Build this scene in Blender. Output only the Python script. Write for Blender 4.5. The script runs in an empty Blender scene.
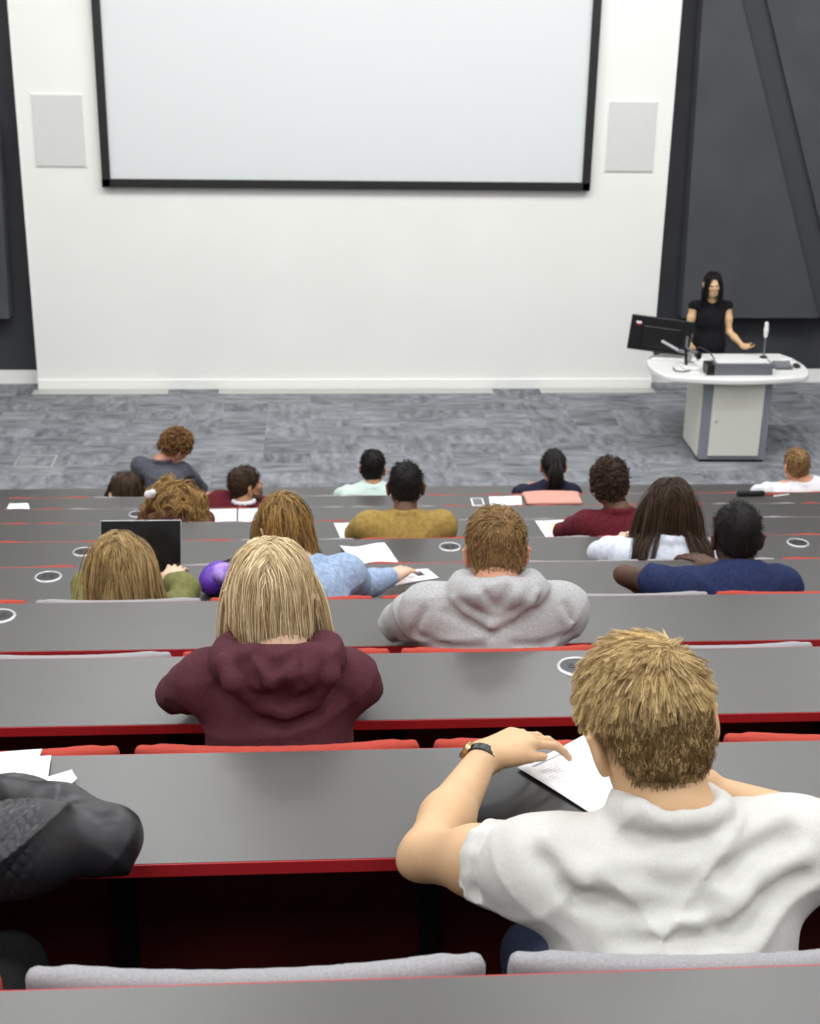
import bpy, bmesh, math, random
import numpy as np
from mathutils import Vector, Matrix

# ------------------------------------------------------------------ camera, light, exposure
SC = bpy.context.scene
COL = SC.collection
random.seed(4)
RNG = np.random.default_rng(11)
cd = bpy.data.cameras.new('camera')
cam = bpy.data.objects.new('camera', cd)
COL.objects.link(cam)
SC.camera = cam
PITCH, ROLL, YAW, CAMZ = 0.3708, 0.0189, -0.0754, 4.37
cp, sp_ = math.cos(PITCH), math.sin(PITCH)
fw = Vector((-math.sin(YAW) * cp, math.cos(YAW) * cp, -sp_))
rt = Vector((math.cos(YAW), math.sin(YAW), 0))
up = rt.cross(fw)
r2 = rt * math.cos(ROLL) + up * math.sin(ROLL)
u2 = up * math.cos(ROLL) - rt * math.sin(ROLL)
cam.matrix_world = Matrix(((r2.x, u2.x, -fw.x, 0), (r2.y, u2.y, -fw.y, 0), (r2.z, u2.z, -fw.z, CAMZ), (0, 0, 0, 1)))
cd.sensor_fit = 'VERTICAL'
cd.sensor_height = 36
cd.lens = 1400 / 1024 * 36
cd.clip_start = .05
cd.dof.use_dof = True
cd.dof.focus_distance = 2.7
cd.dof.aperture_fstop = 9.0

SC.view_settings.view_transform = 'Standard'
SC.view_settings.look = 'None'
SC.view_settings.gamma = 1
SC.view_settings.use_curve_mapping = False
SC.view_settings.exposure = -.98

wd = bpy.data.worlds.new('world')
SC.world = wd
wd.use_nodes = True
wd.node_tree.nodes['Background'].inputs[0].default_value = (.9, .95, 1, 1)
wd.node_tree.nodes['Background'].inputs[1].default_value = .3


def area(x, y, z, sx, sy, power, rx=0, col=(.985, .99, 1)):
    l = bpy.data.lights.new('ceiling_lamp', 'AREA')
    l.shape = 'RECTANGLE'
    l.size, l.size_y, l.energy, l.color = sx, sy, power, col
    o = bpy.data.objects.new('ceiling_lamp', l)
    o.location = (x, y, z)
    o.rotation_euler = (rx, 0, 0)
    COL.objects.link(o)


for ly in (-1.5, 1.0, 3.5, 6.0, 8.5, 11.0):
    for lx in (-4.5, -1.2, 2.0, 5.2):
        area(lx, ly, 7.0, 1.6, 1.0, 104)
for lx in (-3, 0.5, 4, 7):          # wall washers over the stage
    area(lx, 10.0, 6.9, 1.8, .6, 175, rx=math.radians(58))


# ------------------------------------------------------------------ materials
def mat(name, col, rough=.6, metal=0, spec=.5, **kw):
    m = bpy.data.materials.new(name)
    m.use_nodes = True
    b = m.node_tree.nodes['Principled BSDF']
    b.inputs['Base Color'].default_value = (*col, 1)
    b.inputs['Roughness'].default_value = rough
    b.inputs['Metallic'].default_value = metal
    b.inputs['Specular IOR Level'].default_value = spec
    for k, v in kw.items():
        b.inputs[k.replace('_', ' ')].default_value = v
    return m


def N(m, typ, **kw):
    n = m.node_tree.nodes.new(typ)
    for k, v in kw.items():
        if k in n.inputs:
            n.inputs[k].default_value = v
        else:
            setattr(n, k, v)
    return n


def L(m, a, b):
    m.node_tree.links.new(a, b)


def bsdf(m):
    return m.node_tree.nodes['Principled BSDF']


def noisy(m, c1, c2, scale=10, detail=4, bump=0, bscale=None, stretch=None, dist=.002, rough=None):
    """base colour varies between c1 and c2 with noise; optional bump."""
    tc = N(m, 'ShaderNodeTexCoord')
    src = tc.outputs['Object']
    if stretch:
        mp = N(m, 'ShaderNodeMapping')
        mp.inputs['Scale'].default_value = stretch
        L(m, src, mp.inputs[0])
        src = mp.outputs[0]
    nz = N(m, 'ShaderNodeTexNoise', Scale=scale, Detail=detail)
    L(m, src, nz.inputs['Vector'])
    cr = N(m, 'ShaderNodeValToRGB')
    cr.color_ramp.elements[0].position, cr.color_ramp.elements[1].position = .35, .65
    cr.color_ramp.elements[0].color, cr.color_ramp.elements[1].color = (*c1, 1), (*c2, 1)
    L(m, nz.outputs[0], cr.inputs[0])
    L(m, cr.outputs[0], bsdf(m).inputs['Base Color'])
    if bump:
        nb = N(m, 'ShaderNodeTexNoise', Scale=bscale or scale * 3, Detail=3)
        L(m, src, nb.inputs['Vector'])
        bp = N(m, 'ShaderNodeBump', Strength=bump, Distance=dist)
        L(m, nb.outputs[0], bp.inputs['Height'])
        L(m, bp.outputs[0], bsdf(m).inputs['Normal'])
    return m


def sr(r, g, b):
    f = lambda v: (v / 255 / 12.92) if v < 11 else ((v / 255 + .055) / 1.055) ** 2.4
    return (f(r), f(g), f(b))


M = {}
M['wall'] = noisy(mat('wall paint', (.8, .8, .78), .7), sr(236, 236, 231), sr(239, 239, 234), 1.2)
M['skirt'] = mat('skirting gloss', sr(243, 244, 240), .35)
M['dark_wall'] = noisy(mat('dark wall', (.03, .03, .03), .85), sr(50, 51, 55), sr(56, 57, 61), 3, bump=.1, bscale=90)
M['dark_panel'] = noisy(mat('acoustic panel', (.06, .06, .06), .9), sr(66, 68, 72), sr(72, 74, 78), 2, bump=.2, bscale=150)
M['dark_band'] = mat('dark fabric band', sr(60, 62, 65), .9)
M['ceiling'] = mat('ceiling', (.7, .7, .68), .9)
M['side_wall'] = mat('side wall', sr(196, 196, 190), .8)
M['screen'] = mat('screen fabric', sr(218, 221, 221), .8)
M['frame_black'] = mat('black velvet frame', sr(24, 23, 23), .6)
M['speaker'] = noisy(mat('speaker mesh', (.6, .6, .58), .7), sr(208, 209, 205), sr(214, 215, 211), 60)
M['strip'] = mat('metal floor grille', sr(190, 191, 186), .4, .3)
M['lam'] = noisy(mat('grey laminate', (.2, .2, .2), .36, spec=.85), sr(72, 71, 69), sr(77, 76, 74), 420, 2, bump=.08, bscale=500, dist=.0004)
M['red_edge'] = mat('red laminate edge', sr(172, 34, 40), .45)
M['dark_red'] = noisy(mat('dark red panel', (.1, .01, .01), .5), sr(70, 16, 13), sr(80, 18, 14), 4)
M['red_fab'] = noisy(mat('red fabric', (.6, .05, .03), .85, spec=.2), sr(168, 66, 54), sr(182, 74, 62), 300, 2, bump=.3, bscale=700, dist=.0006)
M['grey_fab'] = noisy(mat('grey fabric', (.4, .4, .4), .9, spec=.2), sr(146, 145, 148), sr(160, 159, 161), 300, 2, bump=.3, bscale=700, dist=.0006)
M['pink_fab'] = noisy(mat('salmon fabric', (.6, .3, .25), .9, spec=.2), sr(206, 150, 136), sr(216, 160, 146), 300, 2)
M['black_metal'] = mat('black steel', sr(26, 27, 30), .45, .4)
M['chrome'] = mat('brushed chrome', sr(196, 196, 196), .32, .6)
M['socket'] = mat('socket insert', sr(50, 50, 54), .4)
M['white_plastic'] = mat('white plastic', sr(232, 233, 230), .35)
M['black_plastic'] = mat('black plastic', sr(22, 22, 24), .35)
M['grey_plastic'] = mat('grey plastic', sr(104, 106, 112), .4)
M['lectern_grey'] = mat('lectern grey laminate', sr(128, 132, 140), .4)
M['lectern_cream'] = mat('lectern cream laminate', sr(214, 214, 204), .45)
M['paper'] = mat('paper', sr(240, 241, 243), .8)
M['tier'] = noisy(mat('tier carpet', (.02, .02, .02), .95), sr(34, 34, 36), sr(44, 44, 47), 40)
M['screen_dark'] = mat('laptop display', sr(20, 21, 23), .12)
M['alu'] = mat('aluminium', sr(170, 172, 176), .35, .6)
M['gold'] = mat('gold metal', sr(200, 160, 110), .25, .9)
M['eye'] = mat('eye white', sr(225, 220, 215), .2)
M['iris'] = mat('dark iris', sr(40, 28, 20), .1)
M['lips'] = mat('lips', sr(170, 85, 80), .5)
M['purple'] = mat('purple nylon', sr(96, 50, 170), .45)
M['purple_light'] = noisy(mat('lilac patterned nylon', (.4, .3, .7), .4), sr(130, 90, 200), sr(190, 160, 235), 30)
M['shoe'] = mat('shoe leather', sr(40, 36, 34), .5)
M['denim_dark'] = noisy(mat('dark denim', (.02, .03, .06), .9), sr(32, 40, 62), sr(44, 54, 78), 120)
M['black_cloth'] = noisy(mat('black trousers', (.02, .02, .02), .9), sr(24, 24, 27), sr(32, 32, 35), 100)


def carpet_mat():
    m = mat('stage carpet tiles', (.2, .2, .2), .95, spec=.15)
    tc = N(m, 'ShaderNodeTexCoord')
    sc = N(m, 'ShaderNodeVectorMath', operation='MULTIPLY')
    sc.inputs[1].default_value = (2.2, 3.6, 1)
    L(m, tc.outputs['Object'], sc.inputs[0])
    fl = N(m, 'ShaderNodeVectorMath', operation='FLOOR')
    L(m, sc.outputs[0], fl.inputs[0])
    wn = N(m, 'ShaderNodeTexWhiteNoise', noise_dimensions='2D')
    L(m, fl.outputs[0], wn.inputs['Vector'])
    outs = []
    for st in ((3.5, 11, 1), (12, 4, 1)):
        mp = N(m, 'ShaderNodeVectorMath', operation='MULTIPLY')
        mp.inputs[1].default_value = st
        L(m, tc.outputs['Object'], mp.inputs[0])
        ad = N(m, 'ShaderNodeVectorMath', operation='ADD')
        L(m, mp.outputs[0], ad.inputs[0])
        L(m, wn.outputs['Color'], ad.inputs[1])
        nz = N(m, 'ShaderNodeTexNoise', Scale=1.0, Detail=4, Roughness=.6)
        L(m, ad.outputs[0], nz.inputs['Vector'])
        outs.append(nz.outputs[0])
    gt = N(m, 'ShaderNodeMath', operation='GREATER_THAN')
    gt.inputs[1].default_value = .5
    L(m, wn.outputs['Value'], gt.inputs[0])
    mx = N(m, 'ShaderNodeMix')
    L(m, gt.outputs[0], mx.inputs[0])
    L(m, outs[0], mx.inputs[2])
    L(m, outs[1], mx.inputs[3])
    sep = N(m, 'ShaderNodeSeparateColor')
    L(m, wn.outputs['Color'], sep.inputs[0])
    ma = N(m, 'ShaderNodeMath', operation='MULTIPLY_ADD')
    ma.inputs[1].default_value = .16
    L(m, sep.outputs[1], ma.inputs[0])
    L(m, mx.outputs[0], ma.inputs[2])
    cr = N(m, 'ShaderNodeValToRGB')
    e = cr.color_ramp.elements
    e[0].position, e[1].position = .32, .95
    e[0].color, e[1].color = (*sr(88, 91, 95), 1), (*sr(166, 169, 173), 1)
    L(m, ma.outputs[0], cr.inputs[0])
    L(m, cr.outputs[0], bsdf(m).inputs['Base Color'])
    return m


M['carpet'] = carpet_mat()


def skin_mat(name, c, sss=.12):
    m = mat(name, c, .5, spec=.35)
    b = bsdf(m)
    b.inputs['Subsurface Weight'].default_value = sss
    b.inputs['Subsurface Radius'].default_value = (1, .35, .2)
    b.inputs['Subsurface Scale'].default_value = .01
    c1 = tuple(v * .93 for v in c)
    c2 = (min(1, c[0] * 1.04), c[1] * 1.02, c[2])
    noisy(m, c1, c2, 14, 4, bump=.12, bscale=160, dist=.001)
    return m


def hair_mat(name, dark, light, rough=.45, sat=None):
    m = mat(name, dark, rough, spec=.35)
    g = N(m, 'ShaderNodeNewGeometry')
    tc = N(m, 'ShaderNodeTexCoord')
    nz = N(m, 'ShaderNodeTexNoise', Scale=22, Detail=3)
    L(m, tc.outputs['Object'], nz.inputs['Vector'])
    ma = N(m, 'ShaderNodeMath', operation='MULTIPLY_ADD')
    ma.inputs[1].default_value = .55
    L(m, g.outputs['Random Per Island'], ma.inputs[0])
    mb = N(m, 'ShaderNodeMath', operation='MULTIPLY')
    mb.inputs[1].default_value = .45
    L(m, nz.outputs[0], mb.inputs[0])
    L(m, mb.outputs[0], ma.inputs[2])
    cr = N(m, 'ShaderNodeValToRGB')
    cr.color_ramp.elements[0].position, cr.color_ramp.elements[1].position = .15, .8
    cr.color_ramp.elements[0].color, cr.color_ramp.elements[1].color = (*dark, 1), (*light, 1)
    L(m, ma.outputs[0], cr.inputs[0])
    L(m, cr.outputs[0], bsdf(m).inputs['Base Color'])
    return m


def cloth_mat(name, c1, c2, scale=200, bump=.3, bscale=600, rough=.9, stretch=None, dist=.0008):
    return noisy(mat(name, c1, rough, spec=.15), c1, c2, scale, 3, bump=bump, bscale=bscale, stretch=stretch, dist=dist)


def quilt_leather():
    m = mat('black leather', sr(34, 34, 38), .38, spec=.5)
    tc = N(m, 'ShaderNodeTexCoord')
    nz = N(m, 'ShaderNodeTexNoise', Scale=120, Detail=4)
    L(m, tc.outputs['Object'], nz.inputs['Vector'])
    bp = N(m, 'ShaderNodeBump', Strength=.3, Distance=.001)
    L(m, nz.outputs[0], bp.inputs['Height'])
    L(m, bp.outputs[0], bsdf(m).inputs['Normal'])
    return m


# ------------------------------------------------------------------ mesh helpers
def tag(o, label=None, cat=None, group=None, kind=None):
    for k, v in (('label', label), ('category', cat), ('group', group), ('kind', kind)):
        if v:
            o[k] = v
    return o


def raw_mesh(name, V, quads, mats, parent=None, loc=(0, 0, 0), smooth=True, midx=None, uv=None):
    """V world-space vertices; stored relative to loc (the thing's base)."""
    me = bpy.data.meshes.new(name)
    V = np.asarray(V, np.float32) - np.asarray(loc, np.float32)
    F = np.asarray(quads, np.int32)
    n, k = F.shape
    me.vertices.add(len(V))
    me.vertices.foreach_set('co', V.ravel())
    me.loops.add(n * k)
    me.loops.foreach_set('vertex_index', F.ravel())
    me.polygons.add(n)
    me.polygons.foreach_set('loop_start', np.arange(0, n * k, k, dtype=np.int32))
    if midx is not None:
        me.polygons.foreach_set('material_index', np.asarray(midx, np.int32))
    me.update(calc_edges=True)
    me.validate()
    if smooth:
        me.polygons.foreach_set('use_smooth', np.ones(len(me.polygons), bool))
    for m in (mats if isinstance(mats, (list, tuple)) else [mats]):
        me.materials.append(m)
    o = bpy.data.objects.new(name, me)
    COL.objects.link(o)
    if parent is not None:
        o.parent = parent
    else:
        o.location = loc
    return o


def bm_obj(name, bm, m, parent=None, loc=(0, 0, 0), smooth=False):
    bmesh.ops.translate(bm, verts=bm.verts, vec=-Vector(loc))
    me = bpy.data.meshes.new(name)
    bm.to_mesh(me)
    bm.free()
    for mm in (m if isinstance(m, (list, tuple)) else [m]):
        me.materials.append(mm)
    if smooth:
        me.polygons.foreach_set('use_smooth', [True] * len(me.polygons))
    o = bpy.data.objects.new(name, me)
    COL.objects.link(o)
    if parent is not None:
        o.parent = parent
    else:
        o.location = loc
    return o


def add_box(bm, c, s, rot=None, bevel=0, seg=2, mi=0):
    r = bmesh.ops.create_cube(bm, size=1)
    vs = r['verts']
    mtx = Matrix.Translation(c) @ (rot.to_4x4() if rot else Matrix.Identity(4)) @ Matrix.Diagonal((*s, 1))
    bmesh.ops.transform(bm, matrix=mtx, verts=vs)
    fs = list({f for v in vs for f in v.link_faces})
    for f in fs:
        f.material_index = mi
    if bevel:
        es = list({e for v in vs for e in v.link_edges})
        bmesh.ops.bevel(bm, geom=es, offset=bevel, segments=seg, profile=.5, affect='EDGES')


def box(name, c, s, m, parent=None, loc=(0, 0, 0), rot=None, bevel=0, seg=2):
    bm = bmesh.new()
    add_box(bm, c, s, rot, bevel, seg)
    return bm_obj(name, bm, m, parent, loc)


def add_cyl(bm, a, b, r1, r2=None, n=16, mi=0):
    a, b = Vector(a), Vector(b)
    d = b - a
    q = d.to_track_quat('Z', 'Y').to_matrix().to_4x4()
    r = bmesh.ops.create_cone(bm, cap_ends=True, segments=n, radius1=r1, radius2=r1 if r2 is None else r2, depth=d.length)
    bmesh.ops.transform(bm, matrix=Matrix.Translation((a + b) / 2) @ q, verts=r['verts'])
    for f in {f for v in r['verts'] for f in v.link_faces}:
        f.material_index = mi


def cyl(name, a, b, r1, m, parent=None, loc=(0, 0, 0), r2=None, n=20):
    bm = bmesh.new()
    add_cyl(bm, a, b, r1, r2, n)
    return bm_obj(name, bm, m, parent, loc, smooth=False)


def tube(name, pts, r, m, parent=None, loc=(0, 0, 0), n=8, closed=False):
    P = np.array(pts, float)
    S = len(P)
    T = np.gradient(P, axis=0)
    if closed:
        T = np.roll(P, -1, 0) - np.roll(P, 1, 0)
    T /= np.linalg.norm(T, axis=1)[:, None]
    up_ = np.array([0, 0, 1.]) if abs(T[:, 2]).mean() < .8 else np.array([1., 0, 0])
    A = np.cross(T, up_)
    A /= np.linalg.norm(A, axis=1)[:, None]
    B = np.cross(T, A)
    an = np.arange(n) / n * 2 * np.pi
    R = np.broadcast_to(np.asarray(r, float), (S,))
    V = P[:, None] + (A[:, None] * np.cos(an)[None, :, None] + B[:, None] * np.sin(an)[None, :, None]) * R[:, None, None]
    V = V.reshape(-1, 3)
    q = []
    for i in range(S if closed else S - 1):
        j = (i + 1) % S
        for k in range(n):
            k2 = (k + 1) % n
            q.append((i * n + k, i * n + k2, j * n + k2, j * n + k))
    if not closed:   # degenerate fan caps as quads
        V = np.vstack([V, P[:1], P[-1:]])
        c0, c1 = S * n, S * n + 1
        for k in range(0, n, 2):
            q.append((c0, (k + 2) % n, k + 1, k))
            b = (S - 1) * n
            q.append((c1, b + k, b + k + 1, b + (k + 2) % n))
    return raw_mesh(name, V, q, m, parent, loc)


def prism(name, poly, y0, y1, m, parent=None, loc=(0, 0, 0), bevel=0):
    """polygon in x,z extruded along y."""
    bm = bmesh.new()
    vs = [bm.verts.new((x, y0, z)) for x, z in poly]
    f = bm.faces.new(vs)
    r = bmesh.ops.extrude_face_region(bm, geom=[f])
    bmesh.ops.translate(bm, verts=[v for v in r['geom'] if isinstance(v, bmesh.types.BMVert)], vec=(0, y1 - y0, 0))
    bmesh.ops.recalc_face_normals(bm, faces=bm.faces)
    if bevel:
        bmesh.ops.bevel(bm, geom=list(bm.edges), offset=bevel, segments=2, affect='EDGES')
    return bm_obj(name, bm, m, parent, loc)


def empty(name, loc, label, cat, group=None, rz=0):
    o = bpy.data.objects.new(name, None)
    o.location = loc
    o.rotation_euler = (0, 0, rz)
    COL.objects.link(o)
    return tag(o, label, cat, group)


# ------------------------------------------------------------------ implicit surfaces (numpy)
def nrm(v):
    v = np.asarray(v, float)
    return v / (np.linalg.norm(v) + 1e-12)


def d_cone(P, a, b, r1, r2):
    ba = b - a
    l2 = ba @ ba
    pa = P - a
    h = np.clip(pa @ ba / l2, 0, 1)
    d = pa - h[..., None] * ba
    return np.sqrt((d * d).sum(-1)) - (r1 + (r2 - r1) * h)


def d_ell(P, c, r, R):
    q = (P - c) @ R            # into the local frame
    k0 = np.sqrt(((q / r) ** 2).sum(-1))
    k1 = np.sqrt(((q / (r * r)) ** 2).sum(-1)) + 1e-9
    return k0 * (k0 - 1) / k1


def d_box(P, c, s, R, rr):
    q = np.abs((P - c) @ R) - (s - rr)
    return np.sqrt((np.maximum(q, 0) ** 2).sum(-1)) + np.minimum(q.max(-1), 0) - rr


I3 = np.eye(3)


class Sdf:
    def __init__(s):
        s.p = []

    def cone(s, a, b, r1, r2=None, k=.02, op='u'):
        a, b = np.array(a, float), np.array(b, float)
        r2 = r1 if r2 is None else r2
        m = max(r1, r2)
        s.p.append((lambda P: d_cone(P, a, b, r1, r2), np.minimum(a, b) - m, np.maximum(a, b) + m, k, op))
        return s

    def chain(s, pts, rs, k=.02, op='u'):
        for i in range(len(pts) - 1):
            s.cone(pts[i], pts[i + 1], rs[i], rs[i + 1], k, op)
        return s

    def ell(s, c, r, R=I3, k=.02, op='u'):
        c, r = np.array(c, float), np.array(r, float)
        m = np.abs(R) @ r
        s.p.append((lambda P: d_ell(P, c, r, R), c - m, c + m, k, op))
        return s

    def box(s, c, h, R=I3, rr=.01, k=.01, op='u'):
        c, h = np.array(c, float), np.array(h, float)
        m = np.abs(R) @ h
        s.p.append((lambda P: d_box(P, c, h, R, rr), c - m, c + m, k, op))
        return s

    def cut(s, point, normal, k=.01):
        """remove everything on the side the normal points to."""
        c, n = np.array(point, float), nrm(normal)
        s.p.append((lambda P: (P - c) @ n, None, None, k, 'i'))
        return s

    @staticmethod
    def comb(a, b, k, op):
        if op == 'u':
            h = np.maximum(k - np.abs(a - b), 0) / k
            return np.minimum(a, b) - h * h * k * .25
        if op == 's':
            b = -b
        h = np.maximum(k - np.abs(a - b), 0) / k
        return np.maximum(a, b) + h * h * k * .25

    def at(s, P):
        F = np.full(P.shape[:-1], 9.)
        for f, lo, hi, k, op in s.p:
            F = s.comb(F, f(P), k, op)
        return F

    def mesh(s, vox, disp=None):
        los = [p[1] for p in s.p if p[1] is not None and p[4] == 'u']
        his = [p[2] for p in s.p if p[2] is not None and p[4] == 'u']
        lo = np.min(los, 0) - vox * 4 - .012
        hi = np.max(his, 0) + vox * 4 + .012
        n = np.ceil((hi - lo) / vox).astype(int) + 1
        ax = [lo[i] + vox * np.arange(n[i]) for i in range(3)]
        F = np.full(n, .5, np.float32)
        for f, a, b, k, op in s.p:
            if a is None:
                sl = tuple(slice(0, n[i]) for i in range(3))
            else:
                mg = k + 3 * vox + .012
                i0 = np.clip(np.floor((a - mg - lo) / vox).astype(int), 0, n - 1)
                i1 = np.clip(np.ceil((b + mg - lo) / vox).astype(int) + 1, 1, n)
                if (i1 <= i0).any():
                    continue
                sl = tuple(slice(i0[i], i1[i]) for i in range(3))
            G = np.stack(np.meshgrid(*[ax[i][sl[i]] for i in range(3)], indexing='ij'), -1)
            F[sl] = s.comb(F[sl], f(G), k, op)
        if disp is not None:
            msk = np.abs(F) < .03
            I = np.argwhere(msk)
            P = lo + I * vox
            F[msk] += disp(P).astype(np.float32)
        return surfnet(F, lo, vox)


def surfnet(F, lo, h):
    ins = F < 0
    nx, ny, nz = F.shape
    c = np.zeros((nx - 1, ny - 1, nz - 1), np.int8)
    for dx in (0, 1):
        for dy in (0, 1):
            for dz in (0, 1):
                c += ins[dx:nx - 1 + dx, dy:ny - 1 + dy, dz:nz - 1 + dz]
    act = (c > 0) & (c < 8)
    I = np.argwhere(act)
    idx = np.full(act.shape, -1, np.int64)
    idx[act] = np.arange(len(I))
    pos = np.zeros((len(I), 3))
    cnt = np.zeros(len(I))
    cor = [(a, b, d) for a in (0, 1) for b in (0, 1) for d in (0, 1)]
    val = {q: F[I[:, 0] + q[0], I[:, 1] + q[1], I[:, 2] + q[2]].astype(float) for q in cor}
    for q in cor:
        for a in range(3):
            if q[a] == 0:
                q2 = list(q)
                q2[a] = 1
                q2 = tuple(q2)
                v0, v1 = val[q], val[q2]
                m = (v0 < 0) != (v1 < 0)
                t = np.where(m, v0 / np.where(m, v0 - v1, 1), 0)
                p = np.array(q, float)[None].repeat(len(I), 0)
                p[:, a] = t
                pos += p * m[:, None]
                cnt += m
    V = lo + (I + pos / cnt[:, None]) * h
    quads = []
    for a in range(3):
        sh = [slice(None)] * 3
        s0, s1 = list(sh), list(sh)
        s0[a], s1[a] = slice(0, -1), slice(1, None)
        A, B = ins[tuple(s0)], ins[tuple(s1)]
        E = np.argwhere(A != B)
        b, d = (a + 1) % 3, (a + 2) % 3
        ok = (E[:, b] > 0) & (E[:, d] > 0) & (E[:, b] < F.shape[b] - 1) & (E[:, d] < F.shape[d] - 1)
        E = E[ok]
        flip = A[E[:, 0], E[:, 1], E[:, 2]]
        q = []
        for ob, od in ((-1, -1), (0, -1), (0, 0), (-1, 0)):
            X = E.copy()
            X[:, b] += ob
            X[:, d] += od
            q.append(idx[X[:, 0], X[:, 1], X[:, 2]])
        q = np.stack(q, 1)
        q[~flip] = q[~flip][:, ::-1]
        quads.append(q)
    return V, np.concatenate(quads)


def sdf_obj(name, s, vox, m, parent=None, loc=(0, 0, 0), disp=None):
    V, Q = s.mesh(vox, disp)
    return raw_mesh(name, V, Q, m, parent, loc)


def rotm(yaw=0, pitch=0, tilt=0):
    """columns = local axes; yaw left +, pitch = looking down +, tilt = to the right side +. degrees."""
    y, p, t = (math.radians(v) for v in (yaw, -pitch, tilt))
    Rz = np.array([[math.cos(y), -math.sin(y), 0], [math.sin(y), math.cos(y), 0], [0, 0, 1]])
    Rx = np.array([[1, 0, 0], [0, math.cos(p), -math.sin(p)], [0, math.sin(p), math.cos(p)]])
    Ry = np.array([[math.cos(t), 0, math.sin(t)], [0, 1, 0], [-math.sin(t), 0, math.cos(t)]])
    return Rz @ Rx @ Ry


# ------------------------------------------------------------------ the room
ZS, DZ, D0, TR = 3.01, .284, 2.273, .947


def zdesk(k):
    return ZS - DZ * k


def ztier(k):
    return max(zdesk(k) - .74, 0)


def yfar(k):
    return 1.296 if k == -1 else D0 + TR * k


WD = .346
X0, X1 = -4.2, 5.8
YW = 15.0


def st(o):
    return tag(o, kind='structure')


st(box('floor', (1.5, 12.8, -.05), (16, 7.4, .1), M['carpet']))
for k in range(-1, 8):
    ya, yb = (yfar(k - 1) if k >= 0 else -4.0), yfar(k)
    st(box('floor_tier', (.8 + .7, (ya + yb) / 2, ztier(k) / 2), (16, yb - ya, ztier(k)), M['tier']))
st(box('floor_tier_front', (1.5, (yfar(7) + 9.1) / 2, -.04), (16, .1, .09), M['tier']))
st(box('ceiling', (1.5, 5.6, 7.25), (16, 19.6, .1), M['ceiling']))
st(box('wall_left', (-6.55, 5.6, 3.6), (.1, 19.6, 7.3), M['side_wall']))
st(box('wall_right', (9.55, 5.6, 3.6), (.1, 19.6, 7.3), M['side_wall']))
st(box('wall_back', (1.5, -4.1, 3.6), (16, .1, 7.3), M['side_wall']))
st(box('wall_front_recess', (1.5, 15.30, 3.6), (16, .1, 7.3), M['dark_wall']))
st(box('wall_front', (.43, YW + .125, 3.6), (6.79, .25, 7.2), M['wall']))
st(box('baseboard_front', (.43, YW - .012, .055), (6.79, .024, .11), M['skirt'], bevel=.004))
st(box('baseboard_recess_left', (-4.73, 15.235, .075), (3.5, .03, .15), M['skirt']))
st(box('baseboard_recess_right', (6.67, 15.235, .075), (5.66, .03, .15), M['skirt']))
# floor grilles along the wall foot
for n, (xa, xb) in enumerate(((-3.0, -1.55), (-1.0, 2.02), (2.55, 3.84))):
    st(box('trim_%d' % (n + 1), ((xa + xb) / 2, YW - .13, .004), (xb - xa, .17, .012), M['strip'], bevel=.003))
# acoustic panels on the dark recess
prism('wall_panel_right', [(4.12, .80), (5.67, .80), (4.03, 5.25), (4.02, 5.25)], 15.02, 15.25, M['dark_panel'])
prism('wall_panel_outer', [(5.95, .80), (9.4, .80), (9.4, 6.9), (3.70, 6.9), (4.69, 4.18)], 15.02, 15.25, M['dark_panel'])
prism('wall_panel_left', [(-6.4, .78), (-3.22, .78), (-3.17, 2.65), (-3.9, 6.9), (-6.4, 6.9)], 15.02, 15.25, M['dark_panel'])
prism('wall_brace_right', [(5.30, .80), (5.95, .80), (3.68, 6.9), (3.05, 6.9)], 15.07, 15.25, M['dark_band'])
for nm in ('wall_panel_right', 'wall_panel_outer', 'wall_panel_left', 'wall_brace_right'):
    st(bpy.data.objects[nm])
# carpet floor box lid
fb = empty('floor_box', (-2.57, 12.59, 0), 'square flush floor box lid set in the carpet below the white wall', 'floor box')
bm = bmesh.new()
for cx, cy, sx, sy in ((-2.57, 12.43, .34, .015), (-2.57, 12.75, .34, .015), (-2.74, 12.59, .015, .33), (-2.40, 12.59, .015, .33)):
    add_box(bm, (cx, cy, .003), (sx, sy, .006))
bm_obj('rim', bm, M['strip'], fb, fb.location)
box('lid', (-2.57, 12.59, .0015), (.32, .31, .003), M['carpet'], fb, fb.location)

# projection screen
ps = empty('projection_screen', (.42, YW, 2.19), 'large white projection screen in a black frame on the white wall', 'projection screen')
l0 = ps.location
box('canvas', (.42, YW - .03, 3.75), (4.97, .04, 3.0), M['screen'], ps, l0)
box('bottom_rail', (.42, YW - .045, 2.235), (5.11, .09, .085), M['frame_black'], ps, l0, bevel=.004)
box('top_rail', (.42, YW - .045, 5.27), (5.11, .09, .085), M['frame_black'], ps, l0, bevel=.004)
box('side_rail', (-2.09, YW - .045, 3.75), (.085, .09, 3.1), M['frame_black'], ps, l0, bevel=.004)
box('side_rail', (2.935, YW - .045, 3.75), (.085, .09, 3.1), M['frame_black'], ps, l0, bevel=.004)
for nm, xc, lb in (('wall_speaker', -2.545, 'pale grey rectangular wall speaker beside the screen, near the dark recess at the left'),
                   ('wall_speaker', 3.395, 'pale grey rectangular wall speaker between the screen and the lecturer\'s dark wall')):
    t = empty(nm, (xc, YW, 2.39), lb, 'speaker')
    box('grille', (xc, YW - .012, 2.75), (.5, .02, .71), M['speaker'], t, t.location, bevel=.004)
    box('surround', (xc, YW - .004, 2.75), (.53, .012, .74), M['wall'], t, t.location, bevel=.003)

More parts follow.
